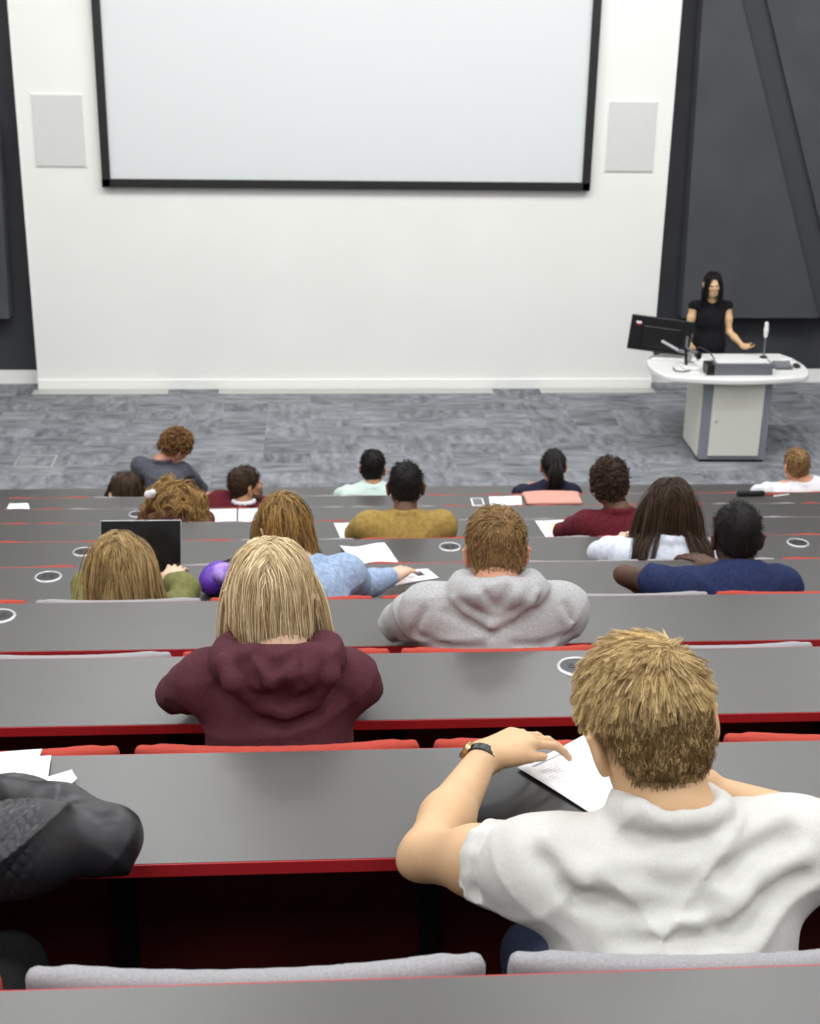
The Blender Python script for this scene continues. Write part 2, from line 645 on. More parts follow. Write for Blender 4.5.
# ------------------------------------------------------------------ benches
SEAM0, PIT = -.35, .565
rowname = ['front-most', 'nearest']
ORD = {-1: 'the bottom-edge row', 0: 'the row of the white T-shirt', 1: 'the row of the maroon hoodie',
       2: 'the row of the grey hoodie', 3: 'the row of the open laptop', 4: 'the row of the pale blouse',
       5: 'the row of the mustard jacket', 6: 'the row of the big golden curls', 7: 'the row of the bearded man',
       8: 'the front row by the carpet'}
for k in range(-1, 9):
    yf, z = yfar(k), zdesk(k)
    yn = yf - WD
    t = empty('bench_desk', (.8, yf - WD / 2, ztier(k)), 'long grey red-edged bench desk of ' + ORD[k], 'desk')
    lo = t.location
    bm = bmesh.new()
    add_box(bm, ((X0 + X1) / 2, (yf + yn) / 2, z - .011), (X1 - X0 - .006, WD - .006, .022))
    bm_obj('desktop', bm, M['lam'], t, lo)
    bm = bmesh.new()
    add_box(bm, ((X0 + X1) / 2, yn + .0015, z - .0125), (X1 - X0, .003, .023))
    add_box(bm, ((X0 + X1) / 2, yf - .0015, z - .0125), (X1 - X0, .003, .023))
    bm_obj('edge_band', bm, M['red_edge'], t, lo)
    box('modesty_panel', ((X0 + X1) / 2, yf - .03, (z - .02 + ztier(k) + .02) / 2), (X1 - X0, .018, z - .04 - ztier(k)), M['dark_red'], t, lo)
    for n in range(-6, 11):
        xs = SEAM0 + PIT * n
        if X0 < xs < X1:
            bm = bmesh.new()
            add_box(bm, (xs, yf - .07, (z - .024 + ztier(k)) / 2), (.03, .05, z - .024 - ztier(k)))
            add_box(bm, (xs, yf - .17, z - .037), (.03, .24, .026))
            bm_obj('leg', bm, M['black_metal'], t, lo)

# seats -------------------------------------------------------------
SEATC = {0: 'RRGG', 1: 'RRRRR', 2: 'GGRRGG', 3: 'RGRRGR', 4: 'RGGRGGR', 5: 'RRGRGRRG', 6: 'RRGRGGRRG', 7: 'RGRGGRRRGR', 8: 'RGRGGRRGRR'}


def seat_back_sdf():
    s = Sdf()
    n = 13
    for i in range(n - 1):
        def P(j):
            u = (j / (n - 1)) * 2 - 1
            x = u * (PIT / 2 - .035)
            return x, .024 * abs(u) ** 2.4
        xa, ya = P(i)
        xb, yb = P(i + 1)
        a = np.array([(xa + xb) / 2, (ya + yb) / 2, -.27])
        L_ = math.hypot(xb - xa, yb - ya)
        R = rotm(math.degrees(math.atan2(yb - ya, xb - xa)))
        s.box(a, (L_ / 2 + .022, .014, .27), R, rr=.0135, k=.02)
    return s


def seat_pad_sdf():
    s = Sdf()
    s.box((0, .20, 0), (PIT / 2 - .03, .20, .035), rr=.03)
    return s


SB = seat_back_sdf().mesh(.007)
SP = seat_pad_sdf().mesh(.012)
OCC = {(0, 1), (0, -1), (1, 0), (2, 1), (3, -1), (3, 0), (3, 3), (4, 3), (5, 1), (5, 3), (6, -1), (7, -1), (8, -2), (8, -1), (8, 1), (8, 3), (8, 6)}
protos = {}


def copy_tree(o):
    c = o.copy()
    COL.objects.link(c)
    for ch in list(o.children):
        d = ch.copy()
        COL.objects.link(d)
        d.parent = c
    return c


def seat_proto(col, occ):
    if (col, occ) in protos:
        return copy_tree(protos[(col, occ)])
    fab = {'R': M['red_fab'], 'G': M['grey_fab']}[col]
    t = empty('auditorium_seat', (0, 0, 0), 'x', 'seat')
    raw_mesh('backrest', SB[0] + (0, 0, 1.015), SB[1], fab, t)
    V = SP[0].copy()
    if occ:
        V = V + (0, .06, .42)
    else:           # tipped up against the backrest
        y, z_ = V[:, 1].copy(), V[:, 2].copy()
        V[:, 1] = .076 - z_ + y * .09
        V[:, 2] = .47 + y
    raw_mesh('seat_pad', V, SP[1], fab, t)
    bm = bmesh.new()
    add_box(bm, (0, .035, .40), (.30, .03, .05), bevel=.006)
    add_box(bm, (0, .0, .25), (.05, .05, .48), bevel=.004)
    add_box(bm, (0, .03, .01), (.14, .12, .02), bevel=.004)
    bm_obj('bracket', bm, M['black_metal'], t)
    protos[(col, occ)] = t
    return t


seatlab = {'R': 'red', 'G': 'grey'}
NTH = ('first', 'second', 'third', 'fourth', 'fifth', 'sixth')
for k in range(0, 9):
    n0 = -2 if k < 6 else -3
    for i, c in enumerate(SEATC[k]):
        n = n0 + i
        occ = (k, n) in OCC
        s = seat_proto(c, occ)
        xs = SEAM0 + PIT * (n + .5)
        s.location = (xs, yfar(k - 1) + .024, ztier(k) + .0)
        s.location.z += -.003 if k < 4 else -.007
        same = [j for j, q in enumerate(SEATC[k]) if q == c and ((k, n0 + j) in OCC) == occ]
        which = ('only', '')[len(same) > 1] or NTH[same.index(i)]
        fr = ' from the left' if len(same) > 1 else ''
        s['label'] = '%s %s %s seat%s in %s' % (which, 'occupied' if occ else 'empty', seatlab[c], fr, ORD[k])
        s['group'] = '%s %s seats of %s' % ('occupied' if occ else 'empty', seatlab[c], ORD[k])

# desk sockets -------------------------------------------------------
sock = None
for k, x, y, lb in ((3, -1.014, 5.017, 'oval steel-rimmed power socket in the desk beside the laptop woman'),
                    (4, -1.031, 5.937, 'oval steel-rimmed power socket behind the open laptop screen'),
                    (6, -1.036, 7.86, 'small steel-rimmed power socket beside the curly-haired woman'),
                    (4, .638, 5.951, 'oval steel-rimmed power socket in the desk behind the mustard jacket'),
                    (4, 2.287, 5.957, 'oval steel-rimmed power socket at the right end beyond the navy shirt'),
                    (1, .668, 3.125, 'large steel-rimmed power socket beside the blond head of the white T-shirt man'),
                    (2, -.985, 4.07, 'steel-rimmed power socket cut by the left edge, behind the maroon hoodie row')):
    z = zdesk(k)
    t = empty('desk_socket', (x, y, z), lb, 'power socket', 'sockets let into the desks')
    if sock is None:
        bm = bmesh.new()
        ring = [(.043, .0025), (.0445, .0045), (.050, .0045), (.053, .0005)]
        nn = 40
        V = [(r * math.cos(a), r * math.sin(a), h) for a in np.arange(nn) / nn * 2 * math.pi for r, h in ring]
        Q = [(i * 4 + j, ((i + 1) % nn) * 4 + j, ((i + 1) % nn) * 4 + j + 1, i * 4 + j + 1) for i in range(nn) for j in range(3)]
        a = raw_mesh('rim', V, [q[::-1] for q in Q], M['chrome'], t)
        bm = bmesh.new()
        add_cyl(bm, (0, 0, 0), (0, 0, .0028), .0445, n=32)
        add_box(bm, (-.014, .004, .003), (.018, .026, .003), bevel=.001)
        add_box(bm, (.014, .004, .003), (.018, .026, .003), bevel=.001)
        b = bm_obj('socket_plate', bm, M['socket'], t)
        bm = bmesh.new()
        for dx in (-.014, .014):
            for ex, ey in ((-.004, 0), (.004, 0), (0, .008)):
                add_box(bm, (dx + ex, .002 + ey, .005), (.0035, .005, .002))
        c = bm_obj('pin_slots', bm, M['black_plastic'], t)
        c.data.materials[0] = M['black_plastic']
        sock = (a, b, c)
    else:
        for q in sock:
            q2 = q.copy()
            COL.objects.link(q2)
            q2.parent = t


# ------------------------------------------------------------------ people
SKIN = {'fair': skin_mat('fair skin', sr(214, 176, 136)), 'pale': skin_mat('pale skin', sr(226, 190, 165)), 'pink': skin_mat('pink skin', sr(214, 158, 130)),
        'brown': skin_mat('brown skin', sr(112, 78, 60), .05), 'dark': skin_mat('dark brown skin', sr(84, 58, 46), .05), 'tan': skin_mat('tan skin', sr(190, 142, 108))}


class Head:
    def __init__(s, c, yaw=0, pitch=12, tilt=0, sc=1.0):
        s.c, s.R, s.s = np.array(c, float), rotm(yaw, pitch, tilt), sc

    def w(s, p):
        return s.c + s.R @ (np.array(p, float) * s.s)

    def sdf(s, S, male=True, neck=None, nr=.055, beard=False):
        R, k = s.R, s.s
        w = s.w
        S.ell(w((0, -.014, .028)), np.array((.076, .097, .088)) * k, R, k=.02)
        S.ell(w((0, .034, -.035)), np.array((.058, .060, .080)) * k, R, k=.03)
        S.ell(w((0, .050, -.092)), np.array((.036, .036, .026)) * k, R, k=.03)      # chin
        for sx in (-1, 1):
            S.cone(w((sx * .052, .0, -.06)), w((sx * .024, .06, -.093)), .018 * k, .014 * k, k=.03)      # jaw line
            S.ell(w((sx * .030, .092, .006)), np.array((.016, .012, .011)) * k, R, k=.012, op='s')       # eye sockets
            S.cone(w((sx * .012, .092, .020)), w((sx * .042, .078, .020)), .008 * k, .007 * k, k=.014)   # brow
            S.ell(w((sx * .040, .072, -.025)), np.array((.020, .018, .018)) * k, R, k=.02)               # cheek
            Re = R @ rotm(sx * 28, 0, 0)
            S.ell(w((sx * .088, -.012, -.016)), np.array((.009, .023, .037)) * k, Re, k=.008)            # ear
            S.ell(w((sx * .094, .000, -.010)), np.array((.009, .011, .020)) * k, Re, k=.006, op='s')
            S.cone(w((sx * .086, -.002, .018)), w((sx * .101, -.028, .004)), .0050 * k, .0050 * k, k=.005)
            S.cone(w((sx * .101, -.028, .004)), w((sx * .087, -.012, -.048)), .0050 * k, .0065 * k, k=.005)
        S.chain([w((0, .090, .012)), w((0, .106, -.018)), w((0, .108, -.028))], [.008 * k, .010 * k, .012 * k], k=.01)
        for sx in (-1, 1):
            S.ell(w((sx * .012, .100, -.031)), np.array((.008, .009, .007)) * k, R, k=.005)
        S.ell(w((0, .092, -.056)), np.array((.022, .010, .006)) * k, R, k=.006)      # lips
        S.ell(w((0, .090, -.067)), np.array((.018, .010, .006)) * k, R, k=.006)
        if neck is not None:
            S.cone(w((0, -.022, -.045)), neck, nr * k, nr * 1.12, k=.04)
        return S

    def eyes(s, parent, loc):
        for sx in (-1, 1):
            bm = bmesh.new()
            r = bmesh.ops.create_uvsphere(bm, u_segments=16, v_segments=10, radius=.012 * s.s)
            for f in bm.faces:
                c = f.calc_center_median()
                f.material_index = 1 if c.y > .0095 * s.s else 0
            m4 = Matrix([list(s.R[i]) + [0] for i in range(3)] + [[0, 0, 0, 1]])
            bmesh.ops.transform(bm, matrix=Matrix.Translation(s.w((sx * .030, .0815, .004))) @ m4, verts=bm.verts)
            bm_obj('eye', bm, [M['eye'], M['iris']], parent, loc, smooth=True)

    def hair_cap(s, thick=.010, nape=-.062, front=.02, top=0.0, ears=False):
        S = Sdf()
        k = s.s
        S.ell(s.w((0, -.014, .028 + top * .5)), (np.array((.076, .097, .088)) + thick + np.array((0, 0, top * .5))) * k, s.R, k=.01)
        S.ell(s.w((0, -.045, -.02)), (np.array((.066, .060, .075)) + thick * .7) * k, s.R, k=.02)
        n = nrm((0, .75, -.66))
        S.cut(s.w(n * front), s.R @ n, k=.006)
        S.cut(s.w((0, 0, nape)), s.R @ np.array((0, .15, -1)), k=.01)
        if ears:
            for sx in (-1, 1):
                S.ell(s.w((sx * .098, .004, -.030)), np.array((.034, .042, .046)) * k, s.R, k=.006, op='s')
        return S


def hand(S, w, d, n, th, curl=(35, 40, 30), spread=.10, sc=1.0, thumb=(.6, .8, .25)):
    """w wrist, d towards the fingers, n the way the palm faces, th towards the thumb."""
    w = np.array(w, float)
    d = nrm(d)
    th = np.array(th, float)
    th = nrm(th - d * (th @ d))
    nn = np.array(n, float)
    nn = nrm(nn - d * (nn @ d) - th * (nn @ th))
    for off, kx in ((.028, .086), (.010, .090), (-.010, .086), (-.028, .078)):
        S.cone(w + th * off * .6, w + d * kx * sc + th * off * sc, .016 * sc, .0115 * sc, k=.018)
    S.cone(w + d * .015 + th * .012, w + d * .05 * sc + th * .032 * sc + nn * .006, .018 * sc, .013 * sc, k=.02)
    fl = ((.043, .026, .020), (.047, .030, .021), (.044, .028, .021), (.034, .021, .019))
    for i, off in enumerate((.029, .0098, -.0098, -.029)):
        p = w + d * (.088 - (0, 0, .003, .010)[i]) * sc + th * off * sc
        a = 0
        r = (.0088, .0090, .0085, .0075)[i] * sc
        dd = nrm(d + th * (spread * (1.5 - i)))
        for j in range(3):
            a += math.radians(curl[j])
            v = dd * math.cos(a) + nn * math.sin(a)
            q = p + v * fl[i][j] * sc
            S.cone(p, q, r, r * .92, k=.003)
            p, r = q, r * .9
    p = w + d * .030 * sc + th * .030 * sc + nn * .004
    v = nrm(th * thumb[0] + d * thumb[1] + nn * thumb[2])
    q = p + v * .040 * sc
    S.cone(p, q, .0125 * sc, .0105 * sc, k=.012)
    v = nrm(th * thumb[0] * .25 + d * thumb[1] + nn * (thumb[2] + .15))
    S.cone(q, q + v * .030 * sc, .0100 * sc, .0080 * sc, k=.004)
    return S


def fold_disp(amp, f=18., seed=0, dirv=(1, .3, .8)):
    r = np.random.default_rng(seed)
    ph = r.uniform(0, 6.28, 6)
    d = nrm(dirv)

    def D(P):
        x, y, z = P[:, 0], P[:, 1], P[:, 2]
        wx = np.sin(9 * x + 5 * z + ph[0]) + .6 * np.sin(13 * y - 7 * z + ph[1])
        a = 1 - np.abs(np.sin(f * (P @ d) + 1.3 * wx + ph[2]))
        b = 1 - np.abs(np.sin(f * 1.5 * (x * .5 - z * .9) + 1.1 * wx + ph[3]))
        msk = .5 + .5 * np.sin(6 * x - 5 * z + 7 * y + ph[4])
        return .3 * amp - amp * a ** 3 * msk * 1.6 - amp * b ** 3 * (1 - msk) * 1.2 + amp * .12 * np.sin(60 * x + 40 * z + 3 * wx)
    return D


def strands(guides, nch, spread, r0, r1, seed=0, jitter=.3, conv=.5):
    """guides (G,S,3) -> child strand tubes: V, quads."""
    r = np.random.default_rng(seed)
    G, S, _ = guides.shape
    off = r.normal(0, spread, (G, nch, 3))
    t = np.linspace(0, 1, S)
    P = guides[:, None] + off[:, :, None] * (1 - conv * t)[None, None, :, None]
    P = P + r.normal(0, jitter * spread, (G, nch, 1, 3)) * (t ** 1.5)[None, None, :, None]
    P = P.reshape(-1, S, 3)
    Nn = len(P)
    T = np.gradient(P, axis=1)
    T /= np.linalg.norm(T, axis=2)[..., None] + 1e-9
    A = np.cross(T, r.normal(0, 1, (Nn, 1, 3)))
    A /= np.linalg.norm(A, axis=2)[..., None] + 1e-9
    B = np.cross(T, A)
    R = (r0 + (r1 - r0) * t ** 1.5)[None, :, None] * r.uniform(.7, 1.3, (Nn, 1, 1))
    V = np.stack([P + (A * math.cos(a) + B * math.sin(a)) * R for a in (0, 2.094, 4.189)], 2).reshape(-1, 3)
    base = (np.arange(Nn) * S * 3)[:, None, None]
    i = np.arange(S - 1)[None, :, None] * 3
    k = np.arange(3)[None, None, :]
    k2 = (k + 1) % 3
    q = np.stack([base + i + k, base + i + k2, base + i + 3 + k2, base + i + 3 + k], -1).reshape(-1, 4)
    return V, q


def scalp_roots(h, n, rng, nape=-.062, front=.02, ears=False):
    thick = 0
    out = []
    while len(out) < n:
        v = nrm(rng.normal(0, 1, 3))
        p = np.array((0, -.014, .028)) + v * (np.array((.076, .097, .088)) + thick)
        if p @ nrm((0, .75, -.66)) > front - .002 or p[2] - .15 * p[1] < nape + .004:
            continue
        if v[2] < -.25 and v[1] > -.3:
            continue
        if ears and (((np.abs(p) - (.096, 0, 0) - (0, 0, 0)) * (1, 0, 0)) ** 2).sum() / .034 ** 2 + ((p[1] - .004) / .042) ** 2 + ((p[2] + .030) / .046) ** 2 < 1:
            continue
        out.append((p, v))
    return np.array([o[0] for o in out]), np.array([o[1] for o in out])


def sim_hair(h, roots, nor, dir0, L_, S, col, grav=.25, stiff=.75, wav=0, wf=40, seed=0, off=.006, curl=0):
    """march guides from head-local roots; col(P)->distance keeps them outside the body."""
    r = np.random.default_rng(seed)
    P = h.c + (roots * h.s) @ h.R.T
    D = dir0 @ h.R.T
    D /= np.linalg.norm(D, axis=1)[:, None]
    n = len(P)
    st_ = (L_ / (S - 1))[:, None]
    path = [P.copy()]
    ph = r.uniform(0, 6.28, (n, 3))
    e = .003
    for i in range(1, S):
        D = D * stiff + np.array((0, 0, -1.)) * grav
        if wav:
            D = D + wav * np.sin(wf * i * st_ + ph)
        if curl:
            a = i * curl + ph[:, :1]
            D = D + .9 * np.concatenate([np.cos(a), np.sin(a + ph[:, 1:2]), .3 * np.sin(a)], 1)
        D /= np.linalg.norm(D, axis=1)[:, None] + 1e-9
        P = P + D * st_
        d = col(P)
        bad = d < off
        if bad.any():
            Q = P[bad]
            g = np.stack([col(Q + np.eye(3)[a] * e) - d[bad] for a in range(3)], 1) / e
            g /= np.linalg.norm(g, axis=1)[:, None] + 1e-9
            P[bad] = Q + g * (off - d[bad])[:, None]
            D[bad] = P[bad] - path[-1][bad]
        path.append(P.copy())
    return np.stack(path, 1)


def lift_roots(h, cap, ro, no, extra=.0):
    """carry head-local roots outward along their normals to the surface of the hair cap."""
    Pn = no @ h.R.T
    W = h.c + (ro * h.s) @ h.R.T
    for _ in range(6):
        W = W + Pn * np.clip(-cap.at(W) + .0004, 0, .03)[:, None]
    return ((W - h.c) @ h.R) / h.s + no * extra


BASES = {}


def base_mat(m):
    """the even mid tone of a head of hair, for the dense layer under the locks."""
    if m.name not in BASES:
        cr = [n for n in m.node_tree.nodes if n.type == 'VALTORGB'][0]
        a, b = cr.color_ramp.elements[0].color, cr.color_ramp.elements[1].color
        BASES[m.name] = mat(m.name + ' undercoat', tuple(a[i] * .75 + b[i] * .25 for i in range(3)), .6, spec=.2)
    return BASES[m.name]


def make_hair(parent, loc, h, style, m, seed=1, body=None, n=140, nch=7, r0=.0022, r1=.0012, cap_thick=.008, nape=-.062, front=.02, length=.3, vox=.006,
              wav=.0, top=0.0, part=0.0, spread=.006, tip=None, conv=.2, lift=.25, jit=.3):
    rng = np.random.default_rng(seed)
    short = style in ('short', 'curly')
    S = h.hair_cap(cap_thick, nape, front, top, ears=short)
    V, Q = S.mesh(vox)
    hs = Sdf()
    h.sdf(hs)
    hs.ell(h.w((0, .10, -.035)), np.array((.060, .055, .095)) * h.s, h.R, k=.01)     # keeps hair off the face
    base = lambda P: np.minimum(hs.at(P) - .002, S.at(P))
    coll = (lambda P: np.minimum(base(P), body.at(P) - .002)) if body else base
    ro, no = scalp_roots(h, n, rng, nape, front, ears=short)
    ro = lift_roots(h, S, ro, no)
    if style == 'short':
        whorl = nrm((.25, -.75, .66))
        tang = no - whorl
        tang = tang - (tang * no).sum(1)[:, None] * no
        tang /= np.linalg.norm(tang, axis=1)[:, None] + 1e-9
        sw = np.cross(no, tang)
        d0 = tang + .25 * sw + lift * no + rng.normal(0, .12, no.shape)
        up_ = np.clip(no[:, 2], 0, 1)
        Ls = length * (.35 + .65 * up_) * rng.uniform(.8, 1.2, n)
        G = sim_hair(h, ro, no, d0, Ls, 5, coll, grav=.05, stiff=.9, off=.0015, wav=wav, seed=seed)
    elif style == 'curly':
        d0 = no + rng.normal(0, .5, no.shape)
        G = sim_hair(h, ro, no, d0, length * rng.uniform(.7, 1.3, n), 12, coll, grav=.03, stiff=.8, curl=1.1, off=.002, seed=seed)
    elif style == 'pony':
        tie = np.array((0, -.125, .035))
        path = []
        ax = np.array((.076, .097, .088)) + cap_thick + .002
        cc = np.array((0, -.014, .028))
        for t in np.linspace(0, 1, 8):
            q = (ro * (1 - t) + tie * t - cc) / ax
            l = np.linalg.norm(q, axis=1)[:, None]
            path.append(np.where(l < 1, q / (l + 1e-9), q) * ax + cc)
        G = h.c + (np.stack(path, 1) * h.s) @ h.R.T
        tn = 40
        rt_ = tie + rng.normal(0, .012, (tn, 3))
        d2 = np.tile((0, -1., .25), (tn, 1)) + rng.normal(0, .25, (tn, 3))
        G2 = sim_hair(h, rt_, None, d2, length * rng.uniform(.8, 1.1, tn), 8, coll, grav=.35, stiff=.7, off=.012, seed=seed)
        V2, Q2 = strands(G2, 14, .008, .0035, .0015, seed, conv=.1)
        Q = np.vstack([Q, Q2 + len(V)])
        V = np.vstack([V, V2])
    else:   # long, falling from a parting
        side = np.where(ro[:, 0] + rng.normal(0, .003, n) >= part, 1., -1.)
        tp = np.clip(no[:, 2], 0, 1) ** .8
        fr = np.clip(ro[:, 1] / .08, 0, 1)
        d0 = np.stack([side * tp * (.72 + .5 * fr) + ro[:, 0] * 2.0 * (1 - tp), -.75 * tp - .15, -.9 * (1 - tp)], 1) + rng.normal(0, .05, no.shape)
        d0 = d0 - (d0 * no).sum(1)[:, None] * no * .95
        S_ = 16
        Ls = np.maximum(length + ro[:, 2] * .9, .08) * rng.uniform(.90, 1.05, n)
        lay = rng.uniform(0, .008, n)
        G = sim_hair(h, ro + no * .001, no, d0, Ls, S_, coll, grav=.25, stiff=.81, off=.003, wav=wav, wf=30, seed=seed)
        G = G + (h.R @ no.T).T[:, None] * (lay[:, None] * np.linspace(0, 1, S_)[None])[:, :, None]
        if tip is not None:
            t = np.linspace(0, 1, S_)[None, :, None] ** 2
            G = G + t * np.array(tip)
    V1, Q1 = strands(G, nch, spread, r0, r1, seed, conv=conv, jitter=jit)
    Q = np.vstack([Q, Q1 + len(V)])
    V = np.vstack([V, V1])
    nc = len(Q) - len(Q1) - (len(Q2) if style == 'pony' else 0)
    return raw_mesh('hair', V, Q, [m, base_mat(m)], parent, loc, midx=np.where(np.arange(len(Q)) < nc, 1, 0))


def legs(root, loc, pel, F, m_tr, spread=.12, ynf=None, standing=False):
    S = Sdf()
    for sx in (-1, 1):
        hip = pel + np.array((sx * .09, 0, 0))
        kn = np.array((pel[0] + sx * spread, pel[1] + .40, F + .535))
        an = np.array((pel[0] + sx * spread, pel[1] + .34, F + .11))
        S.chain([hip, kn], [.084, .060], k=.03)
        S.chain([kn, an], [.058, .043], k=.03)
    S.ell(pel + np.array((0, -.01, .005)), (.16, .11, .088), k=.03)
    sdf_obj('trousers', S, .012, m_tr, root, loc)
    for sx in (-1, 1):
        T = Sdf()
        a = np.array((pel[0] + sx * spread, pel[1] + .31, F + .045))
        T.chain([a, a + (0, .20, -.008)], [.042, .034], k=.02)
        T.cone(a + (0, .01, .04), a + (0, .03, .05), .043, .043, k=.02)
        T.cut((0, 0, F + .006), (0, 0, -1), k=.004)
        sdf_obj('shoe', T, .009, M['shoe'], root, loc)


def on_back(T, x, z, yref, up_=0.0):
    """the point of a garment's back surface met by a slanting line through (x, yref, z)."""
    d = np.array((0, .9, -.43))
    t = np.linspace(-.25, .35, 400)
    P = np.array((x, yref, z)) + t[:, None] * d
    F = T.at(P)
    if not (F < 0).any():
        return None
    i = np.argmax(F < 0)
    return P[i] - d * up_


def crease(T, pts, yref, r=.004, k=.03, op='s', up_=0.0):
    Q = [q for q in (on_back(T, x, z, yref, up_) for x, z in pts) if q is not None]
    Q = [q for q in Q if abs(q[1] - Q[0][1]) < .12]
    if len(Q) > 1:
        T.chain(Q, [r] * len(Q), k=k, op=op)


def hood_fn(outer, inner, yref, folds=(), rr=.020):
    def fn(T, d):
        Q = [q for q in (on_back(T, x, z, yref, -.002) for x, z in outer) if q is not None]
        fill = [q for q in (on_back(T, x, z, yref, -.012) for x, z in inner) if q is not None]
        T.chain(fill, [.026] * len(fill), k=.02)
        T.chain(Q, [rr * .7] + [rr] * (len(Q) - 2) + [rr * .7], k=.010)
        for f in folds:
            crease(T, f, yref, .003, .022, 's', .0)
    return fn




def sitter(label, k, head, hyaw=0, hpitch=15, htilt=0, x=None, lean=0.0, skin='fair', top=None, top_name='top', trousers=None, shw=.175, vox=.006, tvox=.009,
           elbows=None, wrists=None, hands=None, sleeve='long', hood=False, collar=False, neckr=.052, hsc=.95, bulk=1.0, fold=.004, seed=1,
           shoulders=None, pelvis=None, neckb=None, chest=None, hair=None, sleeve_t=.5, group=None, topfn=None, fdir=(1, .3, .8)):
    """one seated person: root object is the body mesh, its children are hair and clothes."""
    F = ztier(k)
    yb = yfar(k - 1) + .04
    hd = Head(head, hyaw, hpitch, htilt, hsc)
    x = head[0] if x is None else x
    zd_, yn = zdesk(k), yfar(k) - WD
    pel = np.array(pelvis if pelvis is not None else (x, yb + .20, F + .565), float)
    nb = np.array(neckb if neckb is not None else (.6 * head[0] + .4 * x, head[1] - .075, head[2] - .110), float)
    ch = np.array(chest if chest is not None else ((x + nb[0]) / 2, yb + .19 + lean * .5, F + .86), float)
    if shoulders is None:
        sy, sz = nb[1] + .0, nb[2] - .075
        shL, shR = np.array((nb[0] - shw, sy, sz)), np.array((nb[0] + shw, sy, sz))
    else:
        shL, shR = (np.array(v, float) for v in shoulders)
    if elbows is None:
        elbows = ((shL[0] - .05, yn - .02, zd_ + .072), (shR[0] + .05, yn - .02, zd_ + .072))
    if wrists is None:
        wrists = ((x - .08, yn + .14, zd_ + .058), (x + .08, yn + .14, zd_ + .058))
    el = [np.array(v, float) for v in elbows]
    wr = [np.array(v, float) for v in wrists]
    loc = (float(pel[0]), float(pel[1]), F)
    B = Sdf()
    hd.sdf(B, neck=nb, nr=neckr)
    B.ell(ch, np.array((.13, .085, .17)) * bulk, k=.05)
    B.cone(pel + (0, 0, .05), ch, .11 * bulk, .11 * bulk, k=.05)
    B.cone(nb + (0, 0, -.035), (shL + nb) / 2 + (0, 0, -.015), .036, .036, k=.04)
    B.cone(nb + (0, 0, -.035), (shR + nb) / 2 + (0, 0, -.015), .036, .036, k=.04)
    hdir = hands or [None, None]
    for i, (s_, e_, w_) in enumerate(((shL, el[0], wr[0]), (shR, el[1], wr[1]))):
        B.cone(ch + (0, 0, .06), s_, .07, .052, k=.05)
        B.chain([s_, s_ * .45 + e_ * .55, e_], [.052 * bulk, .046 * bulk, .037 * bulk], k=.03)
        B.chain([e_, e_ * .65 + w_ * .35, w_], [.036 * bulk, .041 * bulk, .024 * bulk], k=.02)
        ol = nrm(nrm(e_ - s_) - nrm(w_ - e_))
        B.ell(e_ + ol * .024 * bulk, (.019, .019, .019), k=.02)
        sx = -1 if i == 0 else 1
        hdv = hdir[i] or dict(d=nrm(w_ - e_) * .6 + np.array((-sx * .3, .8, .10)), n=(0, 0, -1), th=(-sx, 0, 0), curl=(10, 12, 8))
        hand(B, w_, hdv['d'], hdv['n'], hdv['th'], hdv.get('curl', (20, 25, 15)), hdv.get('spread', .10), hdv.get('sc', .95), hdv.get('thumb', (.6, .8, .25)))
    V, Q = B.mesh(vox)
    root = raw_mesh('person', V, Q, SKIN[skin], None, loc)
    tag(root, label, 'person', group)
    hd.eyes(root, loc)
    # top
    T = Sdf()
    b = bulk
    T.ell(ch + (0, -.005, 0), np.array((.165, .112, .20)) * b, k=.05)
    T.cone(pel + (0, .01, .07), ch, .140 * b, .13 * b, k=.05)
    T.chain([shL + (0.02, 0, -.005), nb + (-.03, -.005, -.055)], [.060 * b, .062], k=.05)
    T.chain([shR + (-.02, 0, -.005), nb + (.03, -.005, -.055)], [.060 * b, .062], k=.05)
    T.cone(ch + (0, 0, .06), nb + (0, -.01, -.08), .11 * b, .07, k=.05)
    for s_, e_, w_ in ((shL, el[0], wr[0]), (shR, el[1], wr[1])):
        T.cone(ch + (0, 0, .07), s_, .09 * b, .063 * b, k=.05)
        if sleeve == 'long':
            T.chain([s_, s_ * .5 + e_ * .5, e_], [.064 * b, .058 * b, .050 * b], k=.035)
            T.chain([e_, e_ * .6 + w_ * .4, e_ * .12 + w_ * .88], [.049 * b, .052 * b, .036], k=.02)
    if sleeve == 'short':
        for s_, e_ in ((shL, el[0]), (shR, el[1])):
            A = s_ * (1 - sleeve_t) + e_ * sleeve_t
            T.cone(s_, A, .064 * b, .066 * b, k=.04)
            v = nrm(e_ - s_)
            # square hem: carve the rounded tip off
            T.box(A + v * .055, (.10, .10, .05), R=frame_z(v), rr=.004, k=.008, op='s')
    # neckline
    if hood:
        hd_r = .024
        c = nb + np.array((0, -.015, -.02))
        pts = []
        for a in np.linspace(-200, 20, 12):
            ar = math.radians(a)
            pts.append(c + np.array((.098 * math.cos(ar), .072 * math.sin(ar) + (.0), -.010 * math.cos(2 * ar) - .0 + .02 * (math.sin(ar) > 0) * math.sin(ar))))
        T.chain([p_ + np.array((0, 0, .010)) for p_ in pts], [.036] * len(pts), k=.02)
        T.cone(nb + (0, .02, .012), hd.w((0, .0, -.02)), .050, .056, k=.012, op='s')
    elif collar:
        c = nb + np.array((0, .0, -.01))
        pts = [c + np.array((.062 * math.cos(a), .058 * math.sin(a) - .002, .012 - .012 * math.sin(a))) for a in np.linspace(0, 2 * math.pi, 13)]
        T.chain(pts, [.014] * 13, k=.012)
        T.cone(c, c + (0, .01, .09), .050, .052, k=.008, op='s')
    else:
        c = nb + np.array((0, .0, .004))
